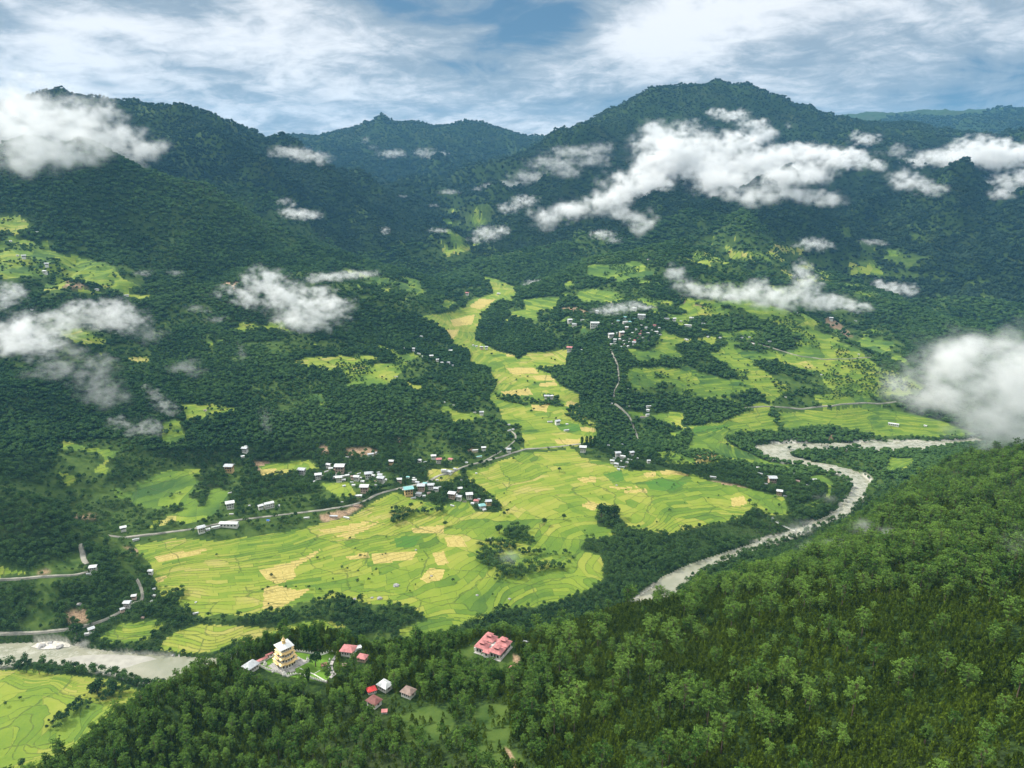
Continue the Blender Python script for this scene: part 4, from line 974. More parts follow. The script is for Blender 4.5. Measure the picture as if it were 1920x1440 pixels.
cluster("right of the hillside village", "houses right of the hillside village", [(1286,637,6),(1327,632,5),(1350,634,6),(1390,634,8,'long'),(1405,633,5),(1443,641,7,'long'),(1413,646,6,'shed','earth','tin'),(1494,587,4),(1558,601,8,'farm'),(1604,602,6,'long'),(1398,598,6,'long'),(1540,703,4),(1473,745,5,'long'),(1601,645,4),(1610,665,4)])
cluster("beside the trees of the upper river", "sheds beside the upper river", [(1675,798,20,'long'),(1735,799,6)])
cluster("in the high hamlet near the ridge", "houses in the high hamlet", [(1150,477,5,'shed','earth','tin'),(1158,474,5),(1167,475,6,'long'),(1185,471,5),(1193,474,4),(1215,487,4)])

# ---- the buildings on the near hill
def place(u, v): 
    p = hit(u, v); return p
def yard(p, r, L=14): CLEARINGS.append((p[0], p[1], r, L))
H_RED = 'monastery houses on the near hill'
def near(u, v, wpx, kind, wall, roof, label, rot, name='house', cat='house'):
    return building(u, v, wpx, kind, wall, roof, label, cat, None, rot, name, 0, 1.1)
near(697, 1299, 17, 'hipped', 'white', 'bright', "small house with bright red roof among the pines", 0.5)
near(722, 1292, 24, 'hipped', 'white', 'tin', "white house with pale grey roof beside the bright red roof", -0.62)
near(766, 1304, 24, 'hipped', 'white', 'brown', "house with weathered brown roof half hidden by pines", -0.5)
near(702, 1322, 24, 'hipped', 'white', 'maroon', "long house with dark maroon roof below the bright red one", -0.62)
near(721, 1336, 11, 'shed', 'white', 'red', "tiny hut with pale red roof lowest on the pine slope", 0.1, 'hut', 'hut')
near(654, 1226, 26, 'hipped', 'white', 'red', "red roofed house behind the monastery garden", -0.2)
near(680, 1238, 18, 'hipped', 'earth', 'red', "smaller red roofed house beside the garden path", -0.3)
near(672, 1216, 11, 'shed', 'white', 'tin', "white shed behind the red roofed garden house", 0.5, 'shed', 'shed')
near(960, 1257, 13, 'hipped', 'white', 'red', "little white gatehouse with red roof below the nunnery", 0.5)
near(471, 1256, 24, 'hipped', 'white', 'grey', "blue grey roofed hall at the left end of the terrace", 1.0)
near(492, 1240, 20, 'long', 'white', 'red', "long red roofed shed beside the white wall of the terrace", 0.75, 'long_shed', 'shed')
near(505, 1229, 14, 'long', 'earth', 'red', "short red roofed shed behind the golden temple", 0.75, 'long_shed', 'shed')
near(608, 1250, 11, 'hipped', 'white', 'red', "small red roofed pavilion on the terrace lawn", 0.3, 'pavilion', 'pavilion')
near(986, 1205, 12, 'long', 'white', 'tin', "pale tin water shed beside the nunnery", -0.2, 'shed', 'shed')
near(646, 1249, 9, 'shed', 'ochre', 'brown', "ochre hut half hidden in trees beside the garden path", 0.2, 'hut', 'hut')

# ---- temple terrace
PZ = PAD[2] + 0.15
def on_pad(u, v, z=None): return pZ(u, v, PZ if z is None else z)
def sheet(name, poly, z, mat, label, cat, kind='structure'):
    P = [on_pad(u, v) for u, v in poly]
    m_ = MB(); n = len(P)
    m_.add([(p[0], p[1], z) for p in P] + [(p[0], p[1], z - 1.5) for p in P], [tuple(range(n))] + [(i, i + n, (i+1) % n + n, (i+1) % n) for i in range(n)])
    o = m_.build(name, mat); bmx = bmesh_fix(o); tag(o, label, cat, None, kind); return o
def bmesh_fix(o):
    import bmesh
    b = bmesh.new(); b.from_mesh(o.data); bmesh.ops.recalc_face_normals(b, faces=b.faces); b.to_mesh(o.data); b.free()
sheet("lawn", [(484,1249),(512,1232),(548,1222),(600,1229),(624,1221),(632,1229),(622,1244),(622,1262),(611,1280),(575,1273),(545,1269),(505,1260)], PZ, M_LAWN, "clipped lawn around the golden temple", "lawn")
sheet("paving", [(501,1249),(533,1264),(580,1241),(549,1228)], PZ + .12, M_STONE, "grey stone paving under the golden temple", "paving")
def ribbon(name, pts, wd, z, mat, label, cat='path', kind='structure'):
    P = np.array([on_pad(u, v) for u, v in pts]); m_ = MB()
    for a, b in zip(P[:-1], P[1:]):
        d = (b - a)[:2]; L = np.linalg.norm(d); c = (a + b) / 2
        m_.box(c[0], c[1], z - .5, L + wd * .5, wd, .5, 0, math.atan2(d[1], d[0]))
    o = m_.build(name, mat); tag(o, label, cat, None, kind); return o
ribbon("garden_path", [(562,1253),(588,1264),(611,1277)], 1.0, PZ + .18, M_WHITE, "straight pale path crossing the terrace lawn")
ribbon("garden_path", [(588,1264),(600,1257)], .8, PZ + .16, M_STONE, "short pale path to the red pavilion")
ribbon("garden_path", [(632,1228),(624,1238),(620,1248),(622,1258),(627,1264),(620,1270)], 3.2, PZ + .2, M_STONE, "curved paved path along the garden edge")
for p in [(520,1245,40),(560,1240,42),(600,1245,36),(600,1260,30),(490,1247,16),(575,1262,26)]:
    q_ = on_pad(p[0], p[1]); CLEARINGS.append((q_[0], q_[1], p[2] * .45, 12))
def stupa_wall(pts, label, gap=2.6, s_=1.0):
    P = np.array([on_pad(u, v) for u, v in pts]); e = bpy.data.objects.new("stupa_wall", None); COL.objects.link(e); e.location = (P[0][0], P[0][1], PZ)
    m_ = MB()
    for a, b in zip(P[:-1], P[1:]):
        d = (b - a)[:2]; L = np.linalg.norm(d); c = (a + b) / 2 - P[0]
        m_.box(c[0], c[1], -1.5, L + .4, .7, 2.4, 0, math.atan2(d[1], d[0]))
    m_.build("wall", M_WHITE, e)
    Q = smooth_line(P, gap)
    st_ = MB(); st_.box(0, 0, 0, 1.25, 1.25, .5).box(0, 0, .5, .95, .95, .35).lathe(0, 0, .85, [(.5, 0), (.55, .3), (.3, .6), (.14, .7), (.12, 1.1), (.03, 1.5)], 8)
    sm_ = st_.mesh("stupa", M_WHITE)
    for q_ in Q[:95]:
        o = mesh_obj("stupa", sm_, e); o.location = (q_[0] - P[0][0], q_[1] - P[0][1], .85); o.scale = (s_,) * 3
        if len(sm_.materials) > 1: pass
    tag(e, label, "wall")
stupa_wall([(483,1247),(500,1256),(522,1262),(540,1269),(548,1266),(556,1264),(575,1270),(592,1275),(612,1280)], "front terrace wall topped with a row of small white stupas", 2.3, 1.15)
stupa_wall([(552,1221),(575,1224),(601,1229),(614,1225),(623,1220),(631,1227)], "rear garden wall with small white stupas behind the lawn", 2.6)
stupa_wall([(484,1246),(498,1238),(512,1231)], "short white stupa wall beside the red roofed shed", 2.6)
stupa_wall([(618,1238),(615,1248),(617,1258),(624,1268)], "white stupa wall along the curved garden path", 2.6)
for u_, v_ in [(486,1250),(496,1256),(508,1261),(520,1264),(532,1268),(545,1271),(560,1268),(575,1274),(590,1278),(604,1281)]:
    q_ = on_pad(u_, v_); CLEARINGS.append((q_[0], q_[1], 4.5, 20))
def corner_stupa(u, v, label):
    p = on_pad(u, v); m_ = MB(); m_.box(0, 0, 0, 3, 3, 1.6).box(0, 0, 1.6, 2.2, 2.2, .8)
    e = bpy.data.objects.new("corner_stupa", None); COL.objects.link(e); e.location = (p[0], p[1], PZ)
    m_.build("plinth", M_WHITE, e); MB().lathe(0, 0, 2.4, [(.95, 0), (1.15, .9), (.7, 1.6), (.35, 1.8), (.3, 3.0), (.05, 4.2)], 10).build("dome", M_WHITE, e)
    tag(e, label, "stupa", "white stupas at the corners of the temple paving")
corner_stupa(577, 1240, "white stupa at the right corner of the temple paving")
corner_stupa(497, 1247, "white stupa at the left corner of the temple paving")
corner_stupa(533, 1266, "white stupa at the near corner of the temple paving")
# golden temple
TP = on_pad(536, 1247)
tm = bpy.data.objects.new("temple", None); COL.objects.link(tm); tm.location = (TP[0], TP[1], PZ + .12); tm.rotation_euler = (0, 0, R(43))
tag(tm, "golden tiered temple with gilded spire on the hilltop terrace", "temple")
TS = 1.04; tm.scale = (TS * 1.12, TS * 1.12, TS)
m_ = MB(); m_.box(0, 0, 0, 17.5, 17.5, 1.0).box(0, 0, 1.0, 15.5, 15.5, .7)
for a_ in range(4): m_.box(10.4 * math.cos(a_ * 1.5708), 10.4 * math.sin(a_ * 1.5708), 0, 4.5, 4.5, .9, 0, a_ * 1.5708)
m_.build("plinth", M_STONE, tm)
def storey(z, w_, h, bay, nwin, wh=1.5, mat=M_WHITE):
    m_ = MB(); m_.box(0, 0, z, w_, w_, h, .02)
    if bay:
        for a_ in range(4): m_.box((w_/2 + .55) * math.cos(a_*1.5708), (w_/2 + .55) * math.sin(a_*1.5708), z, 1.2, w_ * .42, h, 0, a_ * 1.5708)
    wall = m_.build("storey", mat, tm)
    for a_ in range(4):
        for i in range(nwin):
            t_ = (i - (nwin - 1) / 2) * w_ * .92 / nwin
            d_ = w_/2 + (1.2 if bay and abs(t_) < w_ * .2 else .06)
            x_, y_ = d_ * math.cos(a_*1.5708) - t_ * math.sin(a_*1.5708), d_ * math.sin(a_*1.5708) + t_ * math.cos(a_*1.5708)
            MB().box(x_, y_, z + h * .28, .25, w_ * .92 / nwin * .55, h * .5, 0, a_ * 1.5708).build("window", M_DARK, wall)
def skirt(z, w_, h, win, tz=.9):
    """gilded cornice: flaring band under a sloping skirt roof, wide bays in the middle of each side"""
    m_ = MB(); m_.box(0, 0, z, w_ - 2.2, w_ - 2.2, h * .45, -.10).box(0, 0, z + h * .45, w_ - .2, w_ - .2, .35)
    for a_ in range(4): m_.box((w_/2) * math.cos(a_*1.5708), (w_/2) * math.sin(a_*1.5708), z + h * .2, 1.9, w_ * .44, h * .5, 0, a_ * 1.5708)
    for a_ in range(4): m_.hip((w_/2 + .1) * math.cos(a_*1.5708), (w_/2 + .1) * math.sin(a_*1.5708), z + h * .7, 2.6, w_ * .5, .6, 0, .2, a_ * 1.5708)
    m_.add([(sx_ * w_/2, sy * w_/2, z + h*.45 + .35) for sx_, sy in ((-1,-1),(1,-1),(1,1),(-1,1))] + [(sx_ * win/2, sy * win/2, z + h + .35) for sx_, sy in ((-1,-1),(1,-1),(1,1),(-1,1))],
           [(0,1,5,4),(1,2,6,5),(2,3,7,6),(3,0,4,7),(4,5,6,7)])
    m_.build("gilded_cornice", M_GOLD, tm)
storey(1.7, 12.8, 4.6, True, 5)
skirt(5.7, 15.6, 2.0, 12.2)
storey(8.0, 11.8, 3.2, True, 5)
skirt(10.8, 13.6, 1.7, 10.6)
storey(12.8, 10.2, 3.1, True, 5)
skirt(15.5, 12.0, 1.5, 9.2)
storey(17.3, 8.6, 3.3, False, 5)
MB().box(0, 0, 20.5, 10.2, 10.2, .45, -.12).box(0, 0, 20.95, 12.2, 12.2, .35).build("gilded_cornice", M_GOLD, tm)
MB().hip(0, 0, 21.3, 12.4, 12.4, 3.0, 0, .15).build("roof", M_TIN, tm)
sp = MB().lathe(0, 0, 22.9, [(1.7, 0), (1.7, 1.2), (1.2, 1.3), (1.3, 2.4), (1.75, 3.4), (1.5, 4.2), (.9, 4.6), (.95, 5.4), (.6, 5.6)], 12).build("spire", M_GOLD, tm)
MB().lathe(0, 0, 28.5, [(.6, 0), (.75, .5), (.3, 1.0), (.28, 1.8), (.04, 3.0)], 10).build("finial", M_GOLD, sp)
# round dark tree on the lawn is added with the single trees
# ---- nunnery : courtyard building with four hipped towers
NP = hit(925, 1219)
nn = bpy.data.objects.new("nunnery", None); COL.objects.link(nn); nn.location = (NP[0], NP[1], NP[2] + .2); nn.rotation_euler = (0, 0, R(-28)); nn.scale = (0.92,) * 3
tag(nn, "large white nunnery with clustered brick red hipped roofs around a courtyard", "nunnery")
MB().box(0, 0, -2, 33, 29, 2.4).build("terrace_base", M_STONE, nn)
wl = MB(); wl.box(0, 0, .4, 25, 21, 5.6)
TW = ((-9, -7.5), (9, -7.5), (-9, 7.5), (9, 7.5))
for (x_, y_) in TW: wl.box(x_, y_, .4, 12, 10.5, 7.4)
wl.box(0, -13.5, .4, 6.5, 5, 7.0).box(-16, -8, -1, 5, 5, 4.5)
wall = wl.build("wall", M_WHITE, nn)
for (x_, y_) in ((-9, -12.85), (9, -12.85)):
    for i in (-1, 0, 1): MB().box(x_ + i * 3.6, y_, 2.4, 2.2, .3, 3.2).build("window", M_DARK, wall)
for (x_, y_) in ((15.1, -7.5), (15.1, 7.5), (15.1, 0), (-15.1, 7.5), (-15.1, 0)):
    for i in (-1, 0, 1): MB().box(x_, y_ + i * 2.6, 2.4, .3, 1.6, 3.2).build("window", M_DARK, wall)
MB().box(0, -16.1, 3.2, 2.0, .3, 2.2).build("window", M_DARK, wall)
for (x_, y_) in TW:
    rf = MB().hip(x_, y_, 7.6, 15.2, 13.2, 3.6, 2.6).build("roof", M_RED, nn)
    MB().box(x_, y_, 9.6, 5.0, 4.2, 2.8).build("lantern", M_MAROON, rf)
    MB().hip(x_, y_, 12.2, 8.0, 6.8, 2.4, 1.0).build("lantern_roof", M_RED, rf)
MB().hip(0, 9.5, 6.2, 8, 7, 2.2, 2).build("wing_roof", M_RED, nn); MB().hip(0, -9.0, 6.2, 8, 6, 2.0, 2).build("wing_roof", M_RED, nn)
MB().hip(0, -13.8, 7.2, 8.6, 7.2, 2.2, 1.0).build("porch_roof", M_RED, nn)
MB().hip(12, 0, 6.2, 7, 7, 1.6, 1).build("wing_roof", M_RED, nn); MB().hip(-12, 0, 6.2, 7, 7, 1.6, 1).build("wing_roof", M_RED, nn)
yard(NP, 24, 48); yard(hit(885, 1222), 10, 6); yard(hit(958, 1240), 10, 6)

# ---- boulders, river rocks
def rock(u, v, wpx, label, cat='boulder', z=None, group=None):
    p = hit(u, v) if z is None else pZ(u, v, z)
    if p is None: return
    d = math.sqrt(p[0]**2 + p[1]**2 + (p[2]-CAM_Z)**2); s_ = wpx * d / F_PX / 2
    import bmesh
    b = bmesh.new(); bmesh.ops.create_icosphere(b, subdivisions=2, radius=1)
    rr = random.Random(int(u * 7 + v))
    for q_ in b.verts: q_.co *= rr.uniform(.72, 1.15); q_.co.z *= .55
    me_ = bpy.data.meshes.new("boulder"); b.to_mesh(me_); b.free()
    o = mesh_obj("boulder", me_, None, M_ROCK); o.location = p; o.scale = (s_,) * 3; tag(o, label, cat, group)
    if z is None: CLEARINGS.append((p[0], p[1], s_ + 1, 8))
for i, (u, v, w_, lb) in enumerate([(743,1098,12,"large grey boulder in the rice near the lower tree belt"),(712,1122,10,"grey boulder in the lower rice left of the path"),(697,1121,6,"small boulder beside the larger one in the lower rice"),(665,1123,6,"lone small boulder at the left of the lower rice"),(895,1116,6,"small boulder in the rice right of the brown bank"),(955,1123,6,"boulder in the rice above the river woods"),(809,1080,6,"boulder inside the golden plot"),(1156,910,5,"small boulder on the upper rice plain"),(780,1031,5,"small boulder beside the golden plots"),(920,1010,6,"boulder beside the grove in the plain"),(148,1133,8,"white boulder on the dark left slope")]):
    rock(u, v, w_, lb)
for i, (u, v, w_, lb) in enumerate([(1330,1067,12,"dark rock in the river beside the pine slope"),(1338,1062,8,"smaller dark rock beside the one in the river"),(1595,924,5,"rock in the rapids of the right bend"),(1606,915,6,"long rock in the upper rapids of the right bend"),(1590,942,4,"small rock in the lower rapids of the right bend"),(80,1212,14,"large pale rock on the sandy left bank"),(95,1207,10,"pale rock beside the large one on the left bank"),(112,1213,12,"grey rock at the tip of the sandy bank"),(340,1228,10,"grey rock at the foot of the bank trees"),(325,1229,6,"small rock at the foot of the bank trees")]):
    rock(u, v, w_, lb, z=0.6)
# ---- footbridge across the river
A_, B_ = pZ(1448, 974, 9.0), pZ(1492, 996, 6.0)
fb = bpy.data.objects.new("footbridge", None); COL.objects.link(fb); fb.location = tuple(A_)
def span(h0, sag, w_, th, n=16, off=0.0):
    m_ = MB(); d = B_ - A_; L = math.hypot(d[0], d[1]); nx, ny = -d[1]/L, d[0]/L; v = []
    for k in range(n + 1):
        t = k / n; c = d * t; zz = c[2] + h0 - sag * 4 * t * (1 - t)
        for sd, zt in ((-1, 0), (1, 0), (1, -th), (-1, -th)): v.append((c[0] + nx * (off + sd * w_/2), c[1] + ny * (off + sd * w_/2), zz + zt))
    f = []
    for k in range(n):
        for j in range(4): f.append((4*k + j, 4*k + (j+1) % 4, 4*k + 4 + (j+1) % 4, 4*k + 4 + j))
    return m_.add(v, f)
span(0, 2.0, 1.6, .3).build("deck", M_WHITE, fb)
for o_ in (-.9, .9): span(5, 5.5, .25, .25, 16, o_).build("cable", M_TIN2, fb)
for t_ in (0, 1):
    q_ = (B_ - A_) * t_; MB().box(q_[0] - 1, q_[1], q_[2] - 8, .6, .6, 14).box(q_[0] + 1, q_[1], q_[2] - 8, .6, .6, 14).build("tower", M_TIN2, fb)
tag(fb, "thin pale suspension footbridge crossing the river below the plain", "bridge")
#@@HE

# ------------------------------------------------------------------ foliage materials and tree meshes
def leaf_mat(name, dark, light, trans=0.25, hue=0.0):
    g = NG(name)
    a = g.attr('tint', 'INSTANCER'); oi = g.n('ShaderNodeObjectInfo')
    ge = g.n('ShaderNodeNewGeometry')
    oc = g.n('ShaderNodeSeparateColor'); g.l(oi.outputs['Color'], oc.inputs[0])
    single_ = g.math('SUBTRACT', 1.0, oc.outputs[1])
    t = g.math('ADD', g.math('ADD', a.outputs['Fac'], g.math('MULTIPLY', single_, oc.outputs[0])), g.math('MULTIPLY', g.math('SUBTRACT', oi.outputs['Random'], .5), .25), clamp=True)
    c = g.mix(t, dark, light)
    n_ = g.noise(0.35, 2, ge.outputs['Position'])
    c = g.mix(g.math('MULTIPLY', g.smooth(n_.outputs[0], .35, .65), 0.45), c, tuple(x * 1.45 for x in light))
    b1 = g.n('ShaderNodeBsdfDiffuse'); g.l(c, b1.inputs[0])
    b2 = g.n('ShaderNodeBsdfTranslucent'); g.l(c, b2.inputs[0])
    mx = g.n('ShaderNodeMixShader'); mx.inputs[0].default_value = trans
    g.l(b1.outputs[0], mx.inputs[1]); g.l(b2.outputs[0], mx.inputs[2]); g.l(mx.outputs[0], g.out.inputs[0])
    return g.m
M_PINE = leaf_mat("pine_needles", (0.024, 0.068, 0.012), (0.135, 0.230, 0.040))
M_YOUNG = leaf_mat("young_pine_needles", (0.030, 0.058, 0.006), (0.112, 0.165, 0.016))
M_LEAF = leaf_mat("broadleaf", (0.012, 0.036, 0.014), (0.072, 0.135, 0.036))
M_FARLEAF = leaf_mat("shaded_mountain_leaf", (0.008, 0.023, 0.016), (0.038, 0.066, 0.032))  # far leaves darkened in colour, standing in for cloud shadow on the mountains
M_BARK = plain("bark", (0.13, 0.095, 0.07), 0.95)

def cards(centers, sizes, up=0.5, seed=0, aspect=0.7):
    r = np.random.default_rng(seed)
    n = len(centers)
    nrm = r.normal(size=(n, 3)); nrm /= np.linalg.norm(nrm, axis=1, keepdims=True)
    nrm[:, 2] = np.abs(nrm[:, 2]); nrm[:, 2] += up; nrm /= np.linalg.norm(nrm, axis=1, keepdims=True)
    t = np.cross(nrm, r.normal(size=(n, 3))); t /= np.linalg.norm(t, axis=1, keepdims=True)
    b = np.cross(nrm, t)
    s_ = np.asarray(sizes)[:, None]
    c = np.asarray(centers)
    v = np.stack([c - t*s_ - b*s_*aspect*.4, c + t*s_*.2 - b*s_*aspect, c + t*s_ + b*s_*aspect*.3, c - t*s_*.1 + b*s_*aspect], 1).reshape(-1, 3)
    return v, np.arange(n * 4).reshape(-1, 4)
def tube(p0, p1, r0, r1, n=6):
    p0, p1 = np.array(p0, float), np.array(p1, float)
    d = p1 - p0; d /= np.linalg.norm(d)
    a = np.cross(d, [0.3, 0.9, 0.1]); a /= np.linalg.norm(a); b = np.cross(d, a)
    th = np.arange(n) / n * 2 * math.pi
    ring = np.cos(th)[:, None] * a + np.sin(th)[:, None] * b
    v = np.concatenate([p0 + ring * r0, p1 + ring * r1])
    i = np.arange(n); j = (i + 1) % n
    return v, np.stack([i, j, j + n, i + n], -1)
def join(parts):
    V, Q, off = [], [], 0
    for v, q in parts: V.append(v); Q.append(q + off); off += len(v)
    return np.concatenate(V), np.concatenate(Q)
def pine(seed, H=20.0, crown=5.2, low=0.38, nb=34, per=13, csz=0.98):
    r = np.random.default_rng(seed)
    wood = []; bx, by = r.normal(0, .4, 2)
    pts = [np.array([bx * t * t, by * t * t, H * t * 0.95]) for t in np.linspace(0, 1, 5)]
    for k in range(4): wood.append(tube(pts[k], pts[k+1], 0.34 * (1 - k * .22), 0.34 * (1 - (k+1) * .22), 6))
    C = []
    for k in range(nb):
        t = low + (1 - low) * ((k + r.random()) / nb) ** 0.85
        prof = math.sin(math.pi * min(1, max(0.04, (1.04 - t) / (1.04 - low))) ** 0.7) ** 0.6 if t > low else .5
        prof = max(0.12, prof) * r.uniform(0.55, 1.1)
        az = k * 2.4 + r.normal(0, .4)
        L = crown * prof
        p0 = np.array([bx * t * t, by * t * t, H * t * .93])
        p1 = p0 + np.array([math.cos(az) * L, math.sin(az) * L, L * r.uniform(.1, .45)])
        if L > 1.6: wood.append(tube(p0, p1, .09, .03, 3))
        for m_ in range(2 if L > 2.2 else 1):
            f = 1.0 if m_ == 0 else 0.55
            cc = p0 + (p1 - p0) * f
            rr = csz * r.uniform(.8, 1.35)
            q_ = r.normal(size=(per, 3)); q_ /= np.linalg.norm(q_, axis=1, keepdims=True)
            q_[:, 2] = np.abs(q_[:, 2]) * .75
            C.append(cc + q_ * rr * r.uniform(.35, 1.15, (per, 1)))
    C.append(np.array([[bx, by, H * .97]]) + r.normal(0, .6, (12, 3)))
    C = np.concatenate(C)
    v, q = cards(C, r.uniform(.30, .66, len(C)) * csz, .6, seed)
    return join(wood), (v, q)
def young(seed, H=6.5):
    r = np.random.default_rng(seed)
    C = []
    for k in range(16):
        t = .15 + .85 * k / 15
        L = 1.55 * (1.05 - t) ** .7
        az = k * 2.4
        cc = np.array([math.cos(az) * L, math.sin(az) * L, H * t])
        C.append(cc + r.normal(0, .33, (5, 3)) * np.array([1, 1, 1.6]))
    C = np.concatenate(C)
    n = len(C)
    # upright tufts
    t = r.normal(size=(n, 3)) * .35; t[:, 2] = 1; t /= np.linalg.norm(t, axis=1, keepdims=True)
    b = np.cross(t, r.normal(size=(n, 3))); b /= np.linalg.norm(b, axis=1, keepdims=True)
    s_ = r.uniform(.45, .9, (n, 1))
    v = np.stack([C - t*s_, C + b*s_*.5, C + t*s_*1.1, C - b*s_*.5], 1).reshape(-1, 3)
    return v, np.arange(n * 4).reshape(-1, 4)
def leafy(seed, Rc=5.0, H=11.0, n=240, tall=1.0, nl=8, size=.95):
    r = np.random.default_rng(seed)
    L = []
    for k in range(nl):
        a = r.uniform(0, 6.28); d = Rc * .55 * math.sqrt(r.random())
        L.append((d * math.cos(a), d * math.sin(a), H * r.uniform(.5, .82), Rc * r.uniform(.38, .62)))
    C = []; N = n // nl
    for (x, y, z, rr) in L:
        q_ = r.normal(size=(N, 3)); q_ /= np.linalg.norm(q_, axis=1, keepdims=True)
        q_[:, 2] = np.where(q_[:, 2] < -.2, -q_[:, 2], q_[:, 2])
        C.append(np.array([x, y, z]) + q_ * rr * r.uniform(.8, 1.1, (N, 1)) * np.array([1, 1, tall]))
    C = np.concatenate(C)
    v, q = cards(C, r.uniform(.6, 1.15, len(C)) * size, .5, seed)
    return v, q
def lumpy(seed, Rc, H, nl, sub_pts=1):
    """a crown of jagged leaf masses, for trees that show as a few pixels"""
    r = np.random.default_rng(seed)
    import bmesh
    V, T, off = [], [], 0
    for k in range(nl):
        bm = bmesh.new(); bmesh.ops.create_icosphere(bm, subdivisions=sub_pts + 1, radius=1.0)
        co = np.array([v.co[:] for v in bm.verts]); tr = np.array([[v.index for v in f.verts] for f in bm.faces]); bm.free()
        rr = Rc * (r.uniform(.5, .8) if nl > 1 else 1.0)
        co = co * r.uniform(.62, 1.28, (len(co), 1)) * rr
        a = r.uniform(0, 6.28); d = 0 if nl == 1 else Rc * .6 * math.sqrt(r.random())
        co = co * np.array([1, 1, .85]) + np.array([d * math.cos(a), d * math.sin(a), H * r.uniform(.45, .75)])
        V.append(co); T.append(tr + off); off += len(co)
    return np.concatenate(V), np.concatenate(T)

SRC = {}
def src(name, me, mat):
    me.materials.append(mat); o = bpy.data.objects.new(name, me); return o
def two_mat(name, wood, leaf, m1, m2):
    v, q = join([wood, leaf]); me = raw_mesh(name, v, None, q); me.materials.append(m1); me.materials.append(m2)
    mi = np.zeros(len(me.polygons), np.int32); mi[len(wood[1]):] = 1; me.polygons.foreach_set('material_index', mi)
    return bpy.data.objects.new(name, me)
PINES = [pine(s_, *a) for s_, a in enumerate([(20, 5.2), (22, 5.6, .45), (18, 4.6, .35), (24, 5.0, .5), (17, 4.0, .3), (21, 6.2, .42)])]
DENSE = [pine(40 + s_, *a) for s_, a in enumerate([(17, 3.6, .18, 34), (19, 3.9, .22, 36), (15, 3.3, .15, 32)])]
S_PINE = [two_mat("pine_tree_kind", w_, l_, M_BARK, M_PINE) for w_, l_ in PINES]
S_DENSE = [two_mat("dense_pine_kind", w_, l_, M_BARK, M_PINE) for w_, l_ in DENSE]
S_YOUNG = []
for k in range(4):
    v, q = young(60 + k, 5.5 + k * .8); S_YOUNG.append(src("young_pine_kind", raw_mesh("young_pine_kind", v, None, q), M_YOUNG))
S_LEAFY = []
for k in range(5):
    v, q = leafy(80 + k, 4.6 + .4 * k, 10 + k, 230, 1.0 + .08 * k); S_LEAFY.append(src("broadleaf_kind", raw_mesh("broadleaf_kind", v, None, q), M_LEAF))
S_MID = []
for k in range(5):
    v, q = lumpy(100 + k, 5.0, 11.0, 4, 1); S_MID.append(src("valley_crown_kind", raw_mesh("valley_crown_kind", v, q, None, False), M_LEAF))
S_FAR = []
for k in range(5):
    v, q = lumpy(120 + k, 5.5, 9.0, 3, 0); S_FAR.append(src("mountain_crown_kind", raw_mesh("mountain_crown_kind", v, q, None, False), M_FARLEAF))

# ------------------------------------------------------------------ scattering
def scatter_object(name, P, scale, rot, pick, tint, sources, label, cat):
    me = bpy.data.meshes.new(name)
    me.vertices.add(len(P)); me.vertices.foreach_set('co', np.asarray(P, np.float32).ravel())
    for nm, typ, arr in (('size', 'FLOAT', scale), ('turn', 'FLOAT', rot), ('pick', 'INT', pick), ('tint', 'FLOAT', tint)):
        at = me.attributes.new(nm, typ, 'POINT'); at.data.foreach_set('value', np.asarray(arr, np.int32 if typ == 'INT' else np.float32))
    me.update()
    o = bpy.data.objects.new(name, me); COL.objects.link(o)
    gt = bpy.data.node_groups.new(name + "_scatter", 'GeometryNodeTree')
    gt.interface.new_socket('Geometry', in_out='INPUT', socket_type='NodeSocketGeometry')
    gt.interface.new_socket('Geometry', in_out='OUTPUT', socket_type='NodeSocketGeometry')
    N, Lk = gt.nodes, gt.links
    gi, go = N.new('NodeGroupInput'), N.new('NodeGroupOutput')
    m2p = N.new('GeometryNodeMeshToPoints'); Lk.new(gi.outputs[0], m2p.inputs[0])
    iop = N.new('GeometryNodeInstanceOnPoints'); Lk.new(m2p.outputs[0], iop.inputs['Points'])
    j = N.new('GeometryNodeJoinGeometry')
    g2i = N.new('GeometryNodeGeometryToInstance')
    for s_ in reversed(sources):
        oi = N.new('GeometryNodeObjectInfo'); oi.inputs['Object'].default_value = s_; oi.inputs['As Instance'].default_value = False; oi.transform_space = 'ORIGINAL'
        gg = N.new('GeometryNodeGeometryToInstance'); Lk.new(oi.outputs['Geometry'], gg.inputs[0]); Lk.new(gg.outputs[0], j.inputs[0])
    Lk.new(j.outputs[0], iop.inputs['Instance']); iop.inputs['Pick Instance'].default_value = True
    def na(nm, typ):
        n_ = N.new('GeometryNodeInputNamedAttribute'); n_.data_type = typ; n_.inputs['Name'].default_value = nm; return n_.outputs['Attribute']
    Lk.new(na('pick', 'INT'), iop.inputs['Instance Index'])
    Lk.new(na('size', 'FLOAT'), iop.inputs['Scale'])
    cx = N.new('ShaderNodeCombineXYZ'); Lk.new(na('turn', 'FLOAT'), cx.inputs[2]); Lk.new(cx.outputs[0], iop.inputs['Rotation'])
    Lk.new(iop.outputs[0], go.inputs[0])
    md = o.modifiers.new('scatter', 'NODES'); md.node_group = gt
    tag(o, label, cat, None, 'stuff')
    return o
def rings(r0, r1, spacing, amax=R(50)):
    out = []; r = r0
    while r < r1:
        s_ = spacing(r); n = int(2 * amax * r / s_)
        a = -amax + (np.arange(n) + rng.random(n)) / n * 2 * amax
        rr = r + (rng.random(n)) * s_
        out.append(np.stack([rr * np.sin(a), rr * np.cos(a)], -1)); r += s_
    return np.concatenate(out)
CLEAR = list(globals().get('CLEARINGS', []))      # (x, y, radius, length towards the camera)
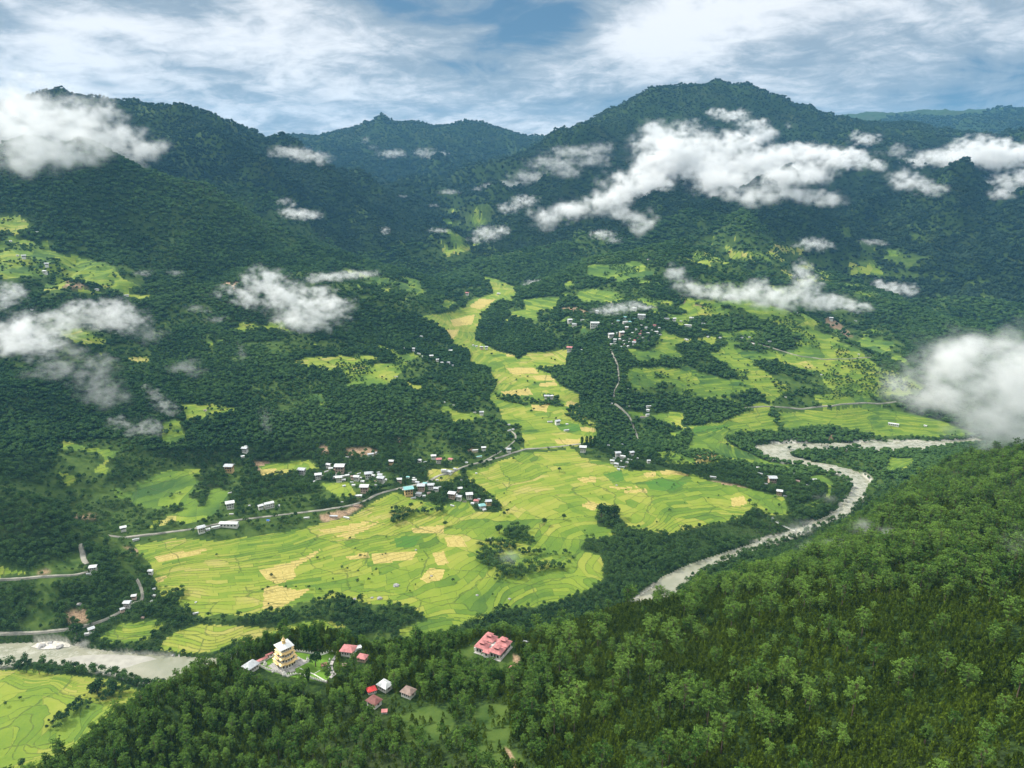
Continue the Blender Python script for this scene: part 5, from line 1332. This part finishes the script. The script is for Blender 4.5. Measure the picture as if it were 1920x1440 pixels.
def open_ground(P):
    ok = np.ones(len(P), bool)
    for (x, y, r, L) in CLEAR:
        m_ = (np.abs(P[:, 0] - x) < r + L + 2) & (np.abs(P[:, 1] - y) < r + L + 2)
        if not m_.any(): continue
        q_ = P[m_] - np.array([x, y]); d = -np.array([x, y]) / math.hypot(x, y)
        t = np.clip(q_ @ d, 0, L); ok[m_] &= np.hypot(*(q_ - t[:, None] * d).T) > r
    for (x, y, r) in ROADPTS:
        m_ = (np.abs(P[:, 0] - x) < r + 14) & (np.abs(P[:, 1] - y) < r + 14)
        if not m_.any(): continue
        q_ = P[m_] - np.array([x, y]); d = -np.array([x, y]) / math.hypot(x, y)
        t = np.clip(q_ @ d, 0, 11); ok[m_] &= np.hypot(*(q_ - t[:, None] * d).T) > r
    return ok

# --- woods of the valley and mountains
PV = rings(780, 12500, lambda r: max(7.4, 7.4 * (r / 2300) ** 1.05))
PV = PV[visible(*PV.T)]
z = height(*PV.T); u, v = to_px(PV[:, 0], PV[:, 1], z)
ok = (u > -260) & (u < 2180) & (v < 1560)
PV, z, u, v = PV[ok], z[ok], u[ok], v[ok]
rad_ = np.hypot(*PV.T)
f, _, _, _, mead_, soil_, sand_, grove = cover(PV[:, 0], PV[:, 1], z, u, v)
fgz = (rad_ < 1480) & (z > 70) & (PV[:, 1] < 1500) & ((v > 1000 - (u - 1480) * .8) | (u < 1480)) & ~((u < 300) & (rad_ > 1000)) & (rad_ < 700 + np.clip((PV[:, 0]), 0, 900))
nearriver = inside(PV[:, 0], PV[:, 1], RIVER_POLY)
ne = sm(0.14, 0.32, fbm(PV[:,0]/210, PV[:,1]/210, 5, 81)) * sm(1000, 1400, rad_) * (1 - sm(4500, 6500, rad_)) * (1 - 0.6 * sm(350, 600, z))
dens = np.ones(len(PV)); dens[f > .5] = 0.0; dens[mead_ > .5] = 0.26; dens[(soil_ > .5)] = 0.12; dens[sand_ > .5] = 0.03
dens = dens * (1 - 0.6 * ne)
sparse = fbm(PV[:, 0] / 120, PV[:, 1] / 120, 3, 44)
narrow = (u > 780) & (u < 1130)
steep_f = (f > .5) & (z > 60) & ~narrow
cl_ = fbm(PV[:, 0] / 55, PV[:, 1] / 55, 3, 47)
dens[steep_f] = np.where((sparse + cl_)[steep_f] > 0.22, 0.75, 0.035)
dens[(f > .5) & ((z <= 60) | narrow)] = np.where(sparse[(f > .5) & ((z <= 60) | narrow)] > 0.42, 0.04, 0.0025)
dens[grove] = np.where(fbm(PV[grove, 0] / 45, PV[grove, 1] / 45, 2, 66) > np.where(PV[grove, 0] < -250, -.6, -.12), 0.85, 0.12); f[grove] = 0
keep = (rng.random(len(PV)) < dens) & ~nearriver & ~fgz & (z > 0.5)
keep &= open_ground(PV)
PV, z, rad_, u, v, f = PV[keep], z[keep], rad_[keep], u[keep], v[keep], f[keep]
size = 0.92 * (np.maximum(7.4, 7.4 * (rad_ / 2300) ** 1.05) / 7.4) * (.5 + .85 * rng.random(len(PV))) * (1 + .25 * fbm(PV[:,0]/90, PV[:,1]/90, 2, 15))
size[f > .5] *= .6
size *= 1 - .38 * sm(800, 1100, z)
tint = np.clip(0.40 + 0.85 * fbm(PV[:, 0] / 420, PV[:, 1] / 420, 5, 101) + 0.5 * fbm(PV[:, 0] / 90, PV[:, 1] / 90, 3, 111) + rng.normal(0, .30, len(PV)), 0, 1)
turn = rng.uniform(0, 6.28, len(PV))
P3 = np.c_[PV, z + size * rng.uniform(-2.6, .8, len(PV))]
na_, nb_ = rad_ < 1750, rad_ < 4200
print("woods", len(PV), na_.sum(), (nb_ & ~na_).sum(), time.time() - T0)
EXTRA = []
for (nm, m_, so_, lb) in (("valley_wood", na_, S_LEAFY, "dark broadleaf woods between the rice fields, the river and the nearer slopes"),
                          ("hillside_forest", nb_ & ~na_, S_MID, "dense broadleaf forest covering the middle slopes on both sides of the valley"),
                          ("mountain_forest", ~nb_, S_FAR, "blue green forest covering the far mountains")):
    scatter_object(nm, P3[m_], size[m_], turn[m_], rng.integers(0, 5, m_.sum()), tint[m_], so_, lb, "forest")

# --- pines of the near hill
def hill_points(sp, r1=1500):
    P = rings(230, r1, lambda r: sp); z = height(*P.T); u, v = to_px(P[:, 0], P[:, 1], z); rad_ = np.hypot(*P.T)
    ok = visible(*P.T) & (u > -200) & (u < 2150) & (v < 1640) & (z > 45) & (rad_ < 700 + np.clip(P[:, 0], 0, 900)) & ~((u < 300) & (rad_ > 1000)) & ~inside(P[:, 0], P[:, 1], RIVER_POLY)
    P, z, u, v = P[ok], z[ok], u[ok], v[ok]
    _, _, _, _, md, sl_, _, _ = cover(P[:, 0], P[:, 1], z, u, v)
    k = open_ground(P) & ~((md > .5) & (rng.random(len(P)) < (.9 if sp > 5 else .62))) & ~((sl_ > .5) & (rng.random(len(P)) < .95))
    return P[k], z[k], u[k], v[k]
P, z, u, v = hill_points(7.0)
left = 1 - sm(820, 1150, u)
pd = 0.115 + 0.66 * left
pd = np.where(v < 1120, np.maximum(pd, .5), pd)
pd = pd * (0.75 + 0.7 * fbm(P[:, 0]/60, P[:, 1]/60, 3, 201))
bare = (u > 590) & (u < 1000) & (v > 1300)
pd = np.where(bare, pd * .55, pd)
k = rng.random(len(P)) < pd
P, z, u, v, left = P[k], z[k], u[k], v[k], left[k]
depth = np.sqrt((P**2).sum(1) + (z - CAM_Z)**2)
dense_kind = rng.random(len(P)) < left * .8
tint = np.clip(.5 + .5 * fbm(P[:, 0]/90, P[:, 1]/90, 3, 210) + rng.normal(0, .30, len(P)) - .25 * left, 0, 1)
size = np.where(left > .5, rng.uniform(.6, 1.1, len(P)), .62 + .85 * rng.random(len(P)) ** 1.6); turn = rng.uniform(0, 6.28, len(P))
inframe = (u > 5) & (u < 1915) & (v < 1445) & (v > 900)
score = np.where(inframe, size / depth, 0)
order = np.argsort(-score)
single = np.zeros(len(P), bool); single[order[:290]] = True
print("pines", len(P), single.sum())
st = ~single
for (nm, m_, so_, lb) in (("pine_forest", st & ~dense_kind, S_PINE, "pine forest on the near hillside behind the largest pines"), ("dense_pine_forest", st & dense_kind, S_DENSE, "dark close pines around the monastery hill")):
    scatter_object(nm, np.c_[P[m_], z[m_] - .3], size[m_], turn[m_], rng.integers(0, len(so_), m_.sum()), tint[m_], so_, lb, "forest")
PINE_MESH = [(raw_mesh("pine_trunk", w_[0], None, w_[1]), raw_mesh("pine_crown", l_[0], None, l_[1])) for w_, l_ in PINES]
DENSE_MESH = [(raw_mesh("dense_pine_trunk", w_[0], None, w_[1]), raw_mesh("dense_pine_crown", l_[0], None, l_[1])) for w_, l_ in DENSE]
for a_, b_ in PINE_MESH + DENSE_MESH: a_.materials.append(M_BARK); b_.materials.append(M_PINE)
def spot(u, v):
    rows_ = "at the bottom" if v > 1385 else "on the lower slope" if v > 1300 else "on the middle slope" if v > 1200 else "on the skyline"
    cols_ = "at the far left" if u < 330 else "below the golden temple" if u < 600 else "by the red houses" if u < 820 else "below the nunnery" if u < 1050 else "right of the nunnery" if u < 1270 else "on the centre right" if u < 1500 else "on the right" if u < 1720 else "at the far right"
    return rows_ + " " + cols_
cells = {}
for i in sorted(np.nonzero(single)[0], key=lambda q: u[q]):
    look = ("dark" if tint[i] < .35 else "yellow green" if tint[i] > .68 else "mid green") + (" small" if size[i] < .78 else " tall" if size[i] > .98 else "")
    cells.setdefault((look, bool(dense_kind[i]), spot(u[i], v[i])), []).append(i)
for (look, dk, sp_), L_ in cells.items():
  for n_, i in enumerate(L_):
    tm, cm_ = (DENSE_MESH if dk else PINE_MESH)[int(rng.integers(0, 3 if dk else 6))]
    e = bpy.data.objects.new("pine_tree", None); COL.objects.link(e)
    e.location = (P[i, 0], P[i, 1], z[i] - .3); e.rotation_euler = (0, 0, turn[i]); e.scale = (size[i],) * 3
    mesh_obj("trunk", tm, e); mesh_obj("crown", cm_, e).color = (tint[i], 0, 0, 1)
    lab = "%s %s pine%s %s" % (look, "narrow" if dk else "round", "" if len(L_) == 1 else ", " + (ORD[n_].replace(" from the left", " from left") if n_ < 30 else "rightmost"), sp_)
    tag(e, lab, "tree", "pines standing above the young pines of the near hill")
# single trees of the valley and the terrace
def cypress_mesh(seed, H=14.0):
    r = np.random.default_rng(seed); n = 420; t = r.random(n) ** .8
    a = r.uniform(0, 6.28, n); rr = 1.9 * (np.sin(np.pi * np.clip(1.02 - t, 0, 1) ** .65)) ** .7 * r.uniform(.6, 1.05, n) + .1
    C = np.stack([np.cos(a) * rr, np.sin(a) * rr, 1 + t * (H - 1)], -1)
    v, q = cards(C, r.uniform(.5, .9, n), .1, seed); w_ = tube((0, 0, -.5), (0, 0, 3), .3, .2)
    return raw_mesh("cypress_trunk", w_[0], None, w_[1]), raw_mesh("cypress_crown", v, None, q)
CY = [cypress_mesh(5), cypress_mesh(6)]
BL = []
for k in range(3):
    v_, q_ = leafy(300 + k, 4.8, 10.5, 420, 1.0, 9, .75); w_ = tube((0, 0, -1), (0, 0, 5), .45, .25)
    BL.append((raw_mesh("tree_trunk", w_[0], None, w_[1]), raw_mesh("tree_crown", v_, None, q_)))
for a_, b_ in CY: a_.materials.append(M_BARK); b_.materials.append(M_PINE)
for a_, b_ in BL: a_.materials.append(M_BARK); b_.materials.append(M_LEAF)
def single_tree(u, v, hpx, kind, label, group=None, tn=.3):
    p = hit(u, v)
    if p is None: return
    d = math.sqrt(p[0]**2 + p[1]**2 + (p[2]-CAM_Z)**2); s_ = hpx * d / F_PX * 1.12 / (14.0 if kind == 'cypress' else 10.5)
    e = bpy.data.objects.new('cypress_tree' if kind == 'cypress' else 'broadleaf_tree', None); COL.objects.link(e)
    e.location = tuple(p); e.scale = (s_,) * 3; e.rotation_euler = (0, 0, u)
    a_, b_ = (CY[int(u) % 2] if kind == 'cypress' else BL[int(u) % 3])
    mesh_obj("trunk", a_, e); mesh_obj("crown", b_, e).color = (tn, 0, 0, 1)
    tag(e, label, "tree", group)
for u_, h_, o_ in ((1091, 16, 'first'), (1100, 17, 'second'), (1107, 18, 'third'), (1115, 18, 'last')):
    single_tree(u_, 836, h_, 'cypress', "slim dark cypress, %s from left in the row behind the manor house" % o_, "cypress row behind the manor house", .1)
single_tree(574, 1222, 46, 'cypress', "tallest dark cypress behind the temple garden", None, .0)
single_tree(589, 1222, 42, 'cypress', "broader dark cypress right of the tallest one behind the garden", None, .1)
single_tree(502, 1222, 34, 'cypress', "dark cypress left of the golden temple", None, .1)
single_tree(578, 1279, 26, 'cypress', "small pointed cypress in front of the white terrace wall", None, .2)
single_tree(592, 1250, 24, 'round', "round dark tree on the lawn beside the red pavilion", None, .05)
for (u_, v_, h_, lb) in [(1020, 985, 12, "ragged lone tree in the rice right of the grove"), (1057, 975, 11, "bare looking bush in the middle of the plain"), (1049, 885, 8, "small tree on a field edge of the upper plain"), (1138, 975, 26, "tall dark tree at the top of the central grove"), (1127, 972, 24, "dark tree left of the tallest one in the central grove"), (1152, 972, 22, "dark tree right of the tallest one in the central grove"),
                     (1405, 945, 9, "small round tree at the right end of the plain"), (1460, 951, 6, "small bush in the right end terraces"), (1437, 960, 6, "bush on the field edge near the river woods"), (1363, 838, 7, "small tree in the upper right fields"), (945, 968, 8, "little tree below the hamlet"), (952, 962, 8, "tree beside the brown heap below the hamlet"),
                     (936, 1000, 16, "pointed tree at the top of the left grove"), (955, 1003, 14, "round tree at the top of the left grove"), (1208, 1000, 8, "tree on the brown bank of the river terrace"), (1247, 1012, 12, "tree at the left end of the riverside belt"), (43, 1438, 12, "lone bush at the bottom left corner of the rice"), (36, 1258, 12, "first tree of the near bank row at the far left"),
                     (50, 1262, 10, "second tree of the near bank row"), (74, 1264, 13, "broad tree of the near bank row"), (90, 1265, 8, "small tree of the near bank row"), (258, 1287, 14, "tree on the near bank opposite the sandbar"), (275, 1290, 15, "dark tree on the near bank nearest the pine slope"), (183, 1300, 22, "big round tree in the left hedge"), (210, 1302, 20, "second round tree in the left hedge"),
                     (145, 1195, 22, "dark tree above the sandy bank"), (985, 735, 5, "tiny tree in the long valley"), (1001, 770, 5, "tiny bush beside the valley farm"), (1480, 845, 8, "tree at the tip of the river island"), (1540, 838, 12, "tall tree at the river edge of the island"), (1552, 838, 11, "second tall tree at the river edge of the island"), (1508, 842, 8, "small tree left of the tall island trees")]:
    single_tree(u_, v_, h_, 'round', lb, "single trees of the valley", .25)
# young pines between them
P, z, u, v = hill_points(3.3, 1100)
k = rng.random(len(P)) < 0.85 * (0.8 + .5 * fbm(P[:, 0]/30, P[:, 1]/30, 3, 301)) * np.where((u > 590) & (u < 1000) & (v > 1300), .5, 1)
P, z, u = P[k], z[k], u[k]
tint = np.clip(.42 + .7 * fbm(P[:, 0]/60, P[:, 1]/60, 3, 310) + rng.normal(0, .22, len(P)), 0, 1)
print("young", len(P), time.time() - T0)
scatter_object("young_pines", np.c_[P, z - .3], rng.uniform(.6, 1.35, len(P)), rng.uniform(0, 6.28, len(P)), rng.integers(0, 4, len(P)), tint, S_YOUNG, "low young pines filling the ground between the tall pines", "young pines")
print("done", time.time() - T0)

# ------------------------------------------------------------------ haze
import bmesh
bm = bmesh.new(); bmesh.ops.create_cube(bm, size=1.0)
for vv_ in bm.verts:
    vv_.co.x *= 30000; vv_.co.y = vv_.co.y * 19500 + 7750; vv_.co.z = -6 if vv_.co.z < 0 else 2100
hm = bpy.data.meshes.new("haze"); bm.to_mesh(hm); bm.free()
mt = bpy.data.materials.new("haze_air"); mt.use_nodes = True; mt.node_tree.nodes.clear()
ho = mt.node_tree.nodes.new('ShaderNodeOutputMaterial'); hv = mt.node_tree.nodes.new('ShaderNodeVolumePrincipled')
hv.inputs['Color'].default_value = (0.22, 0.56, 0.94, 1); hv.inputs['Density'].default_value = 2.9e-5; hv.inputs['Anisotropy'].default_value = 0.1
mt.node_tree.links.new(hv.outputs[0], ho.inputs['Volume'])
hz = mesh_obj("haze", hm, None, mt); tag(hz, "thin blue haze filling the valley air", "haze", None, 'stuff')

# ------------------------------------------------------------------ low clouds
def vnoise3(x, y, z, seed):
    xi, yi, zi = [np.floor(q).astype(np.int64) for q in (x, y, z)]
    fx, fy, fz = x - xi, y - yi, z - zi
    fx, fy, fz = [q*q*(3-2*q) for q in (fx, fy, fz)]
    def h(a, b, c):
        n = (a * 374761393 + b * 668265263 + c * 2147483647 + c * 974634777 + seed * 144269) & 0xffffffff
        n = ((n ^ (n >> 13)) * 1274126177) & 0xffffffff
        return ((n ^ (n >> 16)) & 0xffff) / 65535.0
    r = 0
    for i in (0, 1):
        for j in (0, 1):
            for k in (0, 1):
                r = r + h(xi+i, yi+j, zi+k) * (fx if i else 1-fx) * (fy if j else 1-fy) * (fz if k else 1-fz)
    return r
def fbm3(x, y, z, oct, seed, gain=.55):
    s_ = 0; a = 1; t = 0
    for o in range(oct):
        s_ = s_ + a * (vnoise3(x * 2.03**o + 3.1*o, y * 2.03**o, z * 2.03**o + 7*o, seed + o) * 2 - 1); t += a; a *= gain
    return s_ / t
mc = bpy.data.materials.new("cloud_vapour"); mc.use_nodes = True; mc.node_tree.nodes.clear()
N_ = mc.node_tree.nodes
co_ = N_.new('ShaderNodeOutputMaterial'); cv = N_.new('ShaderNodeVolumePrincipled')
cv.inputs['Color'].default_value = (1, 1, 1, 1); cv.inputs['Density'].default_value = 1.0; cv.inputs['Anisotropy'].default_value = 0.0
cv.inputs['Density Attribute'].default_value = 'density'
mc.node_tree.links.new(cv.outputs[0], co_.inputs['Volume'])
mc.cycles.volume_sampling = 'DISTANCE'
def cloud(puffs, label, dens=0.03, near=0.955, thick=0.7, seed=0, res=125, Y=None, rag=1.12, soft=0.75, fq=2.3):
    """puffs: (u, v, half width, half height) as seen in the picture; the cloud floats just above the slope behind it"""
    C = []
    for (u, v, a, b) in puffs:
        if Y is None:
            p = hit(u, v + b * .4)
            if p is None: p = pY(u, v, 4200)
            q_ = pY(u, v, p[1] * near)
        else: q_ = pY(u, v, Y)
        d = np.linalg.norm(q_ - np.array([0, 0, CAM_Z])); k = d / F_PX
        C.append((q_, a * k * 1.15, a * k * thick, b * k * 1.15))
    if Y is None:
        ym = np.median([c[0][1] for c in C])
    lo = np.min([c[0] - np.array(c[1:]) * 1.35 for c in C], 0); hi = np.max([c[0] + np.array(c[1:]) * 1.35 for c in C], 0)
    ext = hi - lo; vs_ = max(ext.max() / res, (ext[0] * ext[1] * ext[2] / 560000) ** (1/3))
    n = np.maximum(np.ceil(ext / vs_).astype(int) + 1, 4)
    ax = [lo[i] + (np.arange(n[i])) / (n[i] - 1) * ext[i] for i in range(3)]
    X, Y_, Z = np.meshgrid(*ax, indexing='ij')
    sc_ = np.median([min(c[1], c[3] * 1.6) for c in C])
    wxx = X + sc_ * .5 * fbm3(X/sc_/1.0, Y_/sc_, Z/sc_, 2, seed + 50)
    wzz = Z + sc_ * .30 * fbm3(X/sc_/1.0, Y_/sc_, Z/sc_, 2, seed + 60)
    S = np.full(X.shape, -9.0)
    for (c, a, th, b) in C:
        S = np.maximum(S, 1 - np.sqrt(((wxx - c[0]) / a)**2 + ((Y_ - c[1]) / th)**2 + ((wzz - c[2]) / b)**2))
    nz = fbm3(X/sc_*fq, Y_/sc_*fq, Z/sc_*fq*1.4, 6, seed, .70)
    D = np.clip((S * .8 + rag * nz * 1.45 - 0.02) / soft, 0, 1) ** 1.6 * sm(-0.45, 0.2, S)
    g_ = height(X.ravel(), Y_.ravel()).reshape(X.shape)
    # nothing outside the grid edge
    for axis in range(3):
        sl0 = [slice(None)] * 3; sl0[axis] = 0; D[tuple(sl0)] = 0; sl0[axis] = -1; D[tuple(sl0)] = 0
    D = D * dens * .85
    me = bpy.data.meshes.new("cloud"); me.vertices.add(D.size)
    me.vertices.foreach_set('co', np.stack([X, Y_, Z], -1).astype(np.float32).ravel())
    at = me.attributes.new('d', 'FLOAT', 'POINT'); at.data.foreach_set('value', D.astype(np.float32).ravel())
    me.name = "vapour_samples"; grid_o = bpy.data.objects.new("vapour_samples", me)
    vol = bpy.data.volumes.new("cloud")
    o = bpy.data.objects.new("cloud", vol); COL.objects.link(o)
    gt = bpy.data.node_groups.new("cloud_density", 'GeometryNodeTree')
    gt.interface.new_socket('Geometry', in_out='INPUT', socket_type='NodeSocketGeometry')
    gt.interface.new_socket('Geometry', in_out='OUTPUT', socket_type='NodeSocketGeometry')
    Nn, Lk = gt.nodes, gt.links
    gi, go = Nn.new('NodeGroupInput'), Nn.new('NodeGroupOutput')
    vc = Nn.new('GeometryNodeVolumeCube')
    vc.inputs['Min'].default_value = tuple(lo); vc.inputs['Max'].default_value = tuple(hi)
    for i, k in enumerate(('Resolution X', 'Resolution Y', 'Resolution Z')): vc.inputs[k].default_value = int(n[i])
    ps = Nn.new('GeometryNodeInputPosition'); sp_ = Nn.new('ShaderNodeSeparateXYZ'); Lk.new(ps.outputs[0], sp_.inputs[0])
    def M(op, a, b, c=None):
        nd = Nn.new('ShaderNodeMath'); nd.operation = op
        for i, q_ in enumerate((a, b, c)):
            if q_ is None: continue
            if isinstance(q_, bpy.types.NodeSocket): Lk.new(q_, nd.inputs[i])
            else: nd.inputs[i].default_value = float(q_)
        return nd.outputs[0]
    I = [M('ROUND', M('MULTIPLY', M('SUBTRACT', sp_.outputs[i], lo[i]), (n[i] - 1) / ext[i]), 0) for i in range(3)]
    ix = M('ADD', M('MULTIPLY', M('ADD', M('MULTIPLY', I[0], n[1]), I[1]), n[2]), I[2])
    si = Nn.new('GeometryNodeSampleIndex'); si.data_type = 'FLOAT'; si.domain = 'POINT'; si.clamp = True
    oi_ = Nn.new('GeometryNodeObjectInfo'); oi_.inputs['Object'].default_value = grid_o; oi_.inputs['As Instance'].default_value = False
    Lk.new(oi_.outputs['Geometry'], si.inputs['Geometry'])
    na_ = Nn.new('GeometryNodeInputNamedAttribute'); na_.data_type = 'FLOAT'; na_.inputs['Name'].default_value = 'd'
    Lk.new(na_.outputs['Attribute'], si.inputs['Value']); Lk.new(ix, si.inputs['Index'])
    Lk.new(si.outputs[0], vc.inputs['Density'])
    smt = Nn.new('GeometryNodeSetMaterial'); smt.inputs['Material'].default_value = mc
    Lk.new(vc.outputs[0], smt.inputs[0]); Lk.new(smt.outputs[0], go.inputs[0])
    md = o.modifiers.new('vapour', 'NODES'); md.node_group = gt
    vol.materials.append(mc)
    tag(o, label, "cloud", "low clouds hanging on the slopes", "thing")
    return o
CL = [
 ("broad white cloud wrapping the shoulder of the left peak", [(10,235,60,40),(75,255,60,45),(130,235,45,40),(190,215,35,28),(150,262,50,28),(60,290,50,28),(110,295,55,18),(150,303,30,12),(215,262,35,22),(265,285,35,15),(235,250,30,14),(30,200,50,25)], dict(dens=.016, seed=11, rag=1.35, fq=2.5)),
 ("thin grey mist above the left peak", [(20,175,50,25),(50,150,40,16),(90,200,30,14)], dict(dens=.008, seed=12, Y=4100)),
 ("largest bright cloud across the right mountain", [(1265,300,62,46),(1320,325,55,34),(1225,262,32,24),(1200,350,55,30),(1140,378,48,20),(1080,392,45,16),(1025,408,35,16),(1200,418,22,22),(1175,400,20,14),(1350,345,40,22)], dict(dens=.038, seed=1, rag=1.0, fq=2.6)),
 ("ragged cloud trailing right of the largest one", [(1380,275,50,20),(1400,310,50,24),(1450,300,50,18),(1470,335,50,20),(1520,325,40,18),(1420,362,50,14),(1480,368,40,12),(1545,372,32,11),(1390,340,45,18),(1330,270,35,16),(1420,255,30,12)], dict(dens=.022, seed=2, rag=1.45, fq=2.6)),
 ("flat white cloud pointing right on the mountain", [(1500,283,45,12),(1545,292,45,13),(1590,298,40,13),(1630,308,26,11),(1575,305,30,9)], dict(dens=.03, seed=3)),
 ("narrow cloud high under the right summit", [(1345,210,18,6),(1375,217,28,9),(1410,232,26,10),(1430,243,16,7)], dict(dens=.022, seed=4)),
 ("faint cloud left under the right summit", [(1290,238,26,12),(1230,238,24,10),(1270,248,22,8)], dict(dens=.010, seed=5)),
 ("small round cloud on the right flank", [(1622,262,26,9),(1605,255,14,7)], dict(dens=.02, seed=6)),
 ("faint puff left of the far right cloud", [(1685,282,16,10),(1480,235,12,4)], dict(dens=.010, seed=7)),
 ("long white cloud at the far right edge", [(1730,305,30,8),(1780,295,45,14),(1840,285,50,18),(1900,292,50,18),(1850,302,60,12)], dict(dens=.03, seed=8)),
 ("lower ragged cloud near the right edge", [(1690,330,22,12),(1710,345,30,12),(1745,355,25,9)], dict(dens=.02, seed=9)),
 ("small cloud low at the right edge", [(1890,345,26,14),(1875,362,18,8),(1915,335,20,12)], dict(dens=.022, seed=10)),
 ("mist climbing the left shoulder of the right mountain", [(1080,285,50,10),(1040,305,45,12),(1000,330,40,10),(1110,300,35,12),(1060,320,30,10),(1130,275,25,10),(960,345,30,7)], dict(dens=.008, seed=13, rag=1.1)),
 ("slanting white cloud left of the big one", [(985,378,24,8),(955,390,22,9),(975,372,14,7)], dict(dens=.022, seed=14)),
 ("bright cloud over the mouth of the gorge", [(915,438,26,12),(940,432,18,8),(890,450,14,6)], dict(dens=.03, seed=15)),
 ("white cloud in front of the far centre range", [(545,285,36,9),(580,294,34,9),(605,300,16,8),(525,280,18,6)], dict(dens=.014, seed=16, near=.97)),
 ("small cloud on the far range, left one", [(733,289,24,7),(745,286,10,6)], dict(dens=.010, seed=17, near=.98)),
 ("small cloud on the far range, right one", [(795,287,18,8),(812,292,16,5),(830,288,12,4)], dict(dens=.010, seed=18, near=.98)),
 ("tiny cloud high on the far range", [(685,262,8,5),(700,275,9,4)], dict(dens=.006, seed=19, near=.98)),
 ("flat cloud on the wooded spur", [(562,402,32,8),(590,406,14,5),(540,396,14,6)], dict(dens=.03, seed=20)),
 ("small puff above the flat cloud on the spur", [(535,378,14,6),(548,384,10,5)], dict(dens=.022, seed=21)),
 ("tiny round cloud above the gorge slope", [(722,432,10,6)], dict(dens=.03, seed=22)),
 ("tiny flat cloud at the valley head", [(822,432,18,4)], dict(dens=.025, seed=23)),
 ("thin flat clouds deep in the gorge", [(842,360,18,4),(918,348,16,4),(893,355,9,4),(815,385,9,3),(755,368,8,2)], dict(dens=.016, seed=24)),
 ("large white cloud on the middle left slope", [(495,535,34,26),(540,560,50,24),(590,590,48,26),(620,570,36,16),(560,605,40,16),(520,520,24,12),(465,560,30,14),(600,545,26,9),(430,545,28,9)], dict(dens=.035, seed=25)),
 ("long thin cloud streak above the middle left cloud", [(620,519,36,7),(665,514,36,6),(690,512,22,5),(590,524,20,7)], dict(dens=.03, seed=26)),
 ("cloud at the left edge of the middle slope", [(12,556,26,18),(30,548,14,9)], dict(dens=.03, seed=27)),
 ("white cloud above the left terraces", [(215,588,40,22),(250,600,26,16),(180,580,28,12),(140,578,28,12),(232,615,24,14)], dict(dens=.028, seed=28)),
 ("big drifting cloud at the lower left", [(40,630,50,24),(90,615,38,22),(75,650,40,22),(20,650,30,16),(115,600,18,9)], dict(dens=.032, seed=29)),
 ("thin smoky veil trailing from the lower left cloud", [(115,690,36,20),(70,702,26,8),(160,700,36,24),(190,735,36,26),(220,750,26,18),(195,680,26,18),(140,660,28,14)], dict(dens=.009, seed=30)),
 ("wispy cloud above the bright left terrace", [(290,740,14,12),(308,760,20,10),(320,772,16,7),(278,728,8,8)], dict(dens=.02, seed=31)),
 ("round cloud over the dark left woods", [(275,802,26,15),(255,808,18,10),(225,793,18,10)], dict(dens=.022, seed=32)),
 ("upright wisp of mist on the left woods", [(498,782,12,18),(500,800,10,12)], dict(dens=.009, seed=33)),
 ("small upright wisp below the middle left cloud", [(452,655,9,14),(456,668,9,7)], dict(dens=.012, seed=34)),
 ("pair of faint puffs on the dark spur", [(267,512,15,6),(330,511,13,6)], dict(dens=.015, seed=35)),
 ("faint drifting puffs left of the middle cloud", [(368,578,18,6),(405,598,18,6),(390,585,12,4)], dict(dens=.013, seed=36)),
 ("faint mist on the upper left slope", [(170,600,60,18),(285,630,24,14),(350,690,26,12)], dict(dens=.012, seed=37)),
 ("long white cloud over the right terraces", [(1268,515,18,16),(1290,535,26,13),(1340,548,44,12),(1400,552,42,16),(1455,560,42,18),(1510,540,26,28),(1500,510,18,20),(1550,568,42,14),(1595,576,28,9),(1620,580,12,5),(1420,535,22,10)], dict(dens=.035, seed=38)),
 ("smaller white cloud right of the terrace cloud", [(1655,538,24,12),(1685,542,28,11),(1705,548,12,7)], dict(dens=.028, seed=39)),
 ("white puff above the terrace cloud", [(1520,458,26,10),(1545,462,18,8)], dict(dens=.03, seed=40)),
 ("thin cloud right of the white puff", [(1635,454,20,5),(1655,458,10,4)], dict(dens=.015, seed=41)),
 ("thin white cloud over the hillside village", [(1140,583,30,6),(1165,577,30,8),(1190,573,20,8),(1212,578,16,5)], dict(dens=.035, seed=42)),
 ("little cloud beside the valley narrows", [(1002,530,18,5),(1018,525,9,4),(985,534,8,3)], dict(dens=.03, seed=43)),
 ("cloud patch below the big mountain cloud", [(1130,440,22,8),(1150,450,16,6),(1118,437,12,5)], dict(dens=.025, seed=44)),
 ("huge white cloud at the right edge over the river", [(1850,715,105,72),(1790,735,84,50),(1900,700,90,64),(1830,650,54,36),(1870,795,80,40),(1970,740,90,90),(1730,738,50,28),(1840,775,75,36)], dict(dens=.040, seed=45, Y=1240, res=130, rag=.8, soft=.9, fq=1.7)),
 ("thin mist over the upper pine slope", [(1535,1028,36,12),(1575,1022,32,12),(1620,990,26,16),(1660,1000,22,12)], dict(dens=.030, seed=46, near=.93, rag=.6)),
 ("faint smoke in the riverside grove", [(955,1045,30,12),(1500,990,26,12),(1550,935,20,7)], dict(dens=.016, seed=47, rag=.6)),
 ("faint mist at the lower right edge", [(1910,1020,25,30)], dict(dens=.004, seed=48, near=.9)),
]
for lb, pf, kw in CL: cloud(pf, lb, **kw)
scn.cycles.volume_bounces = 6
scn.cycles.volume_step_rate = 1.0
scn.cycles.use_denoising = True
scn.cycles.denoiser = 'OPENIMAGEDENOISE'
print("clouds", time.time() - T0)
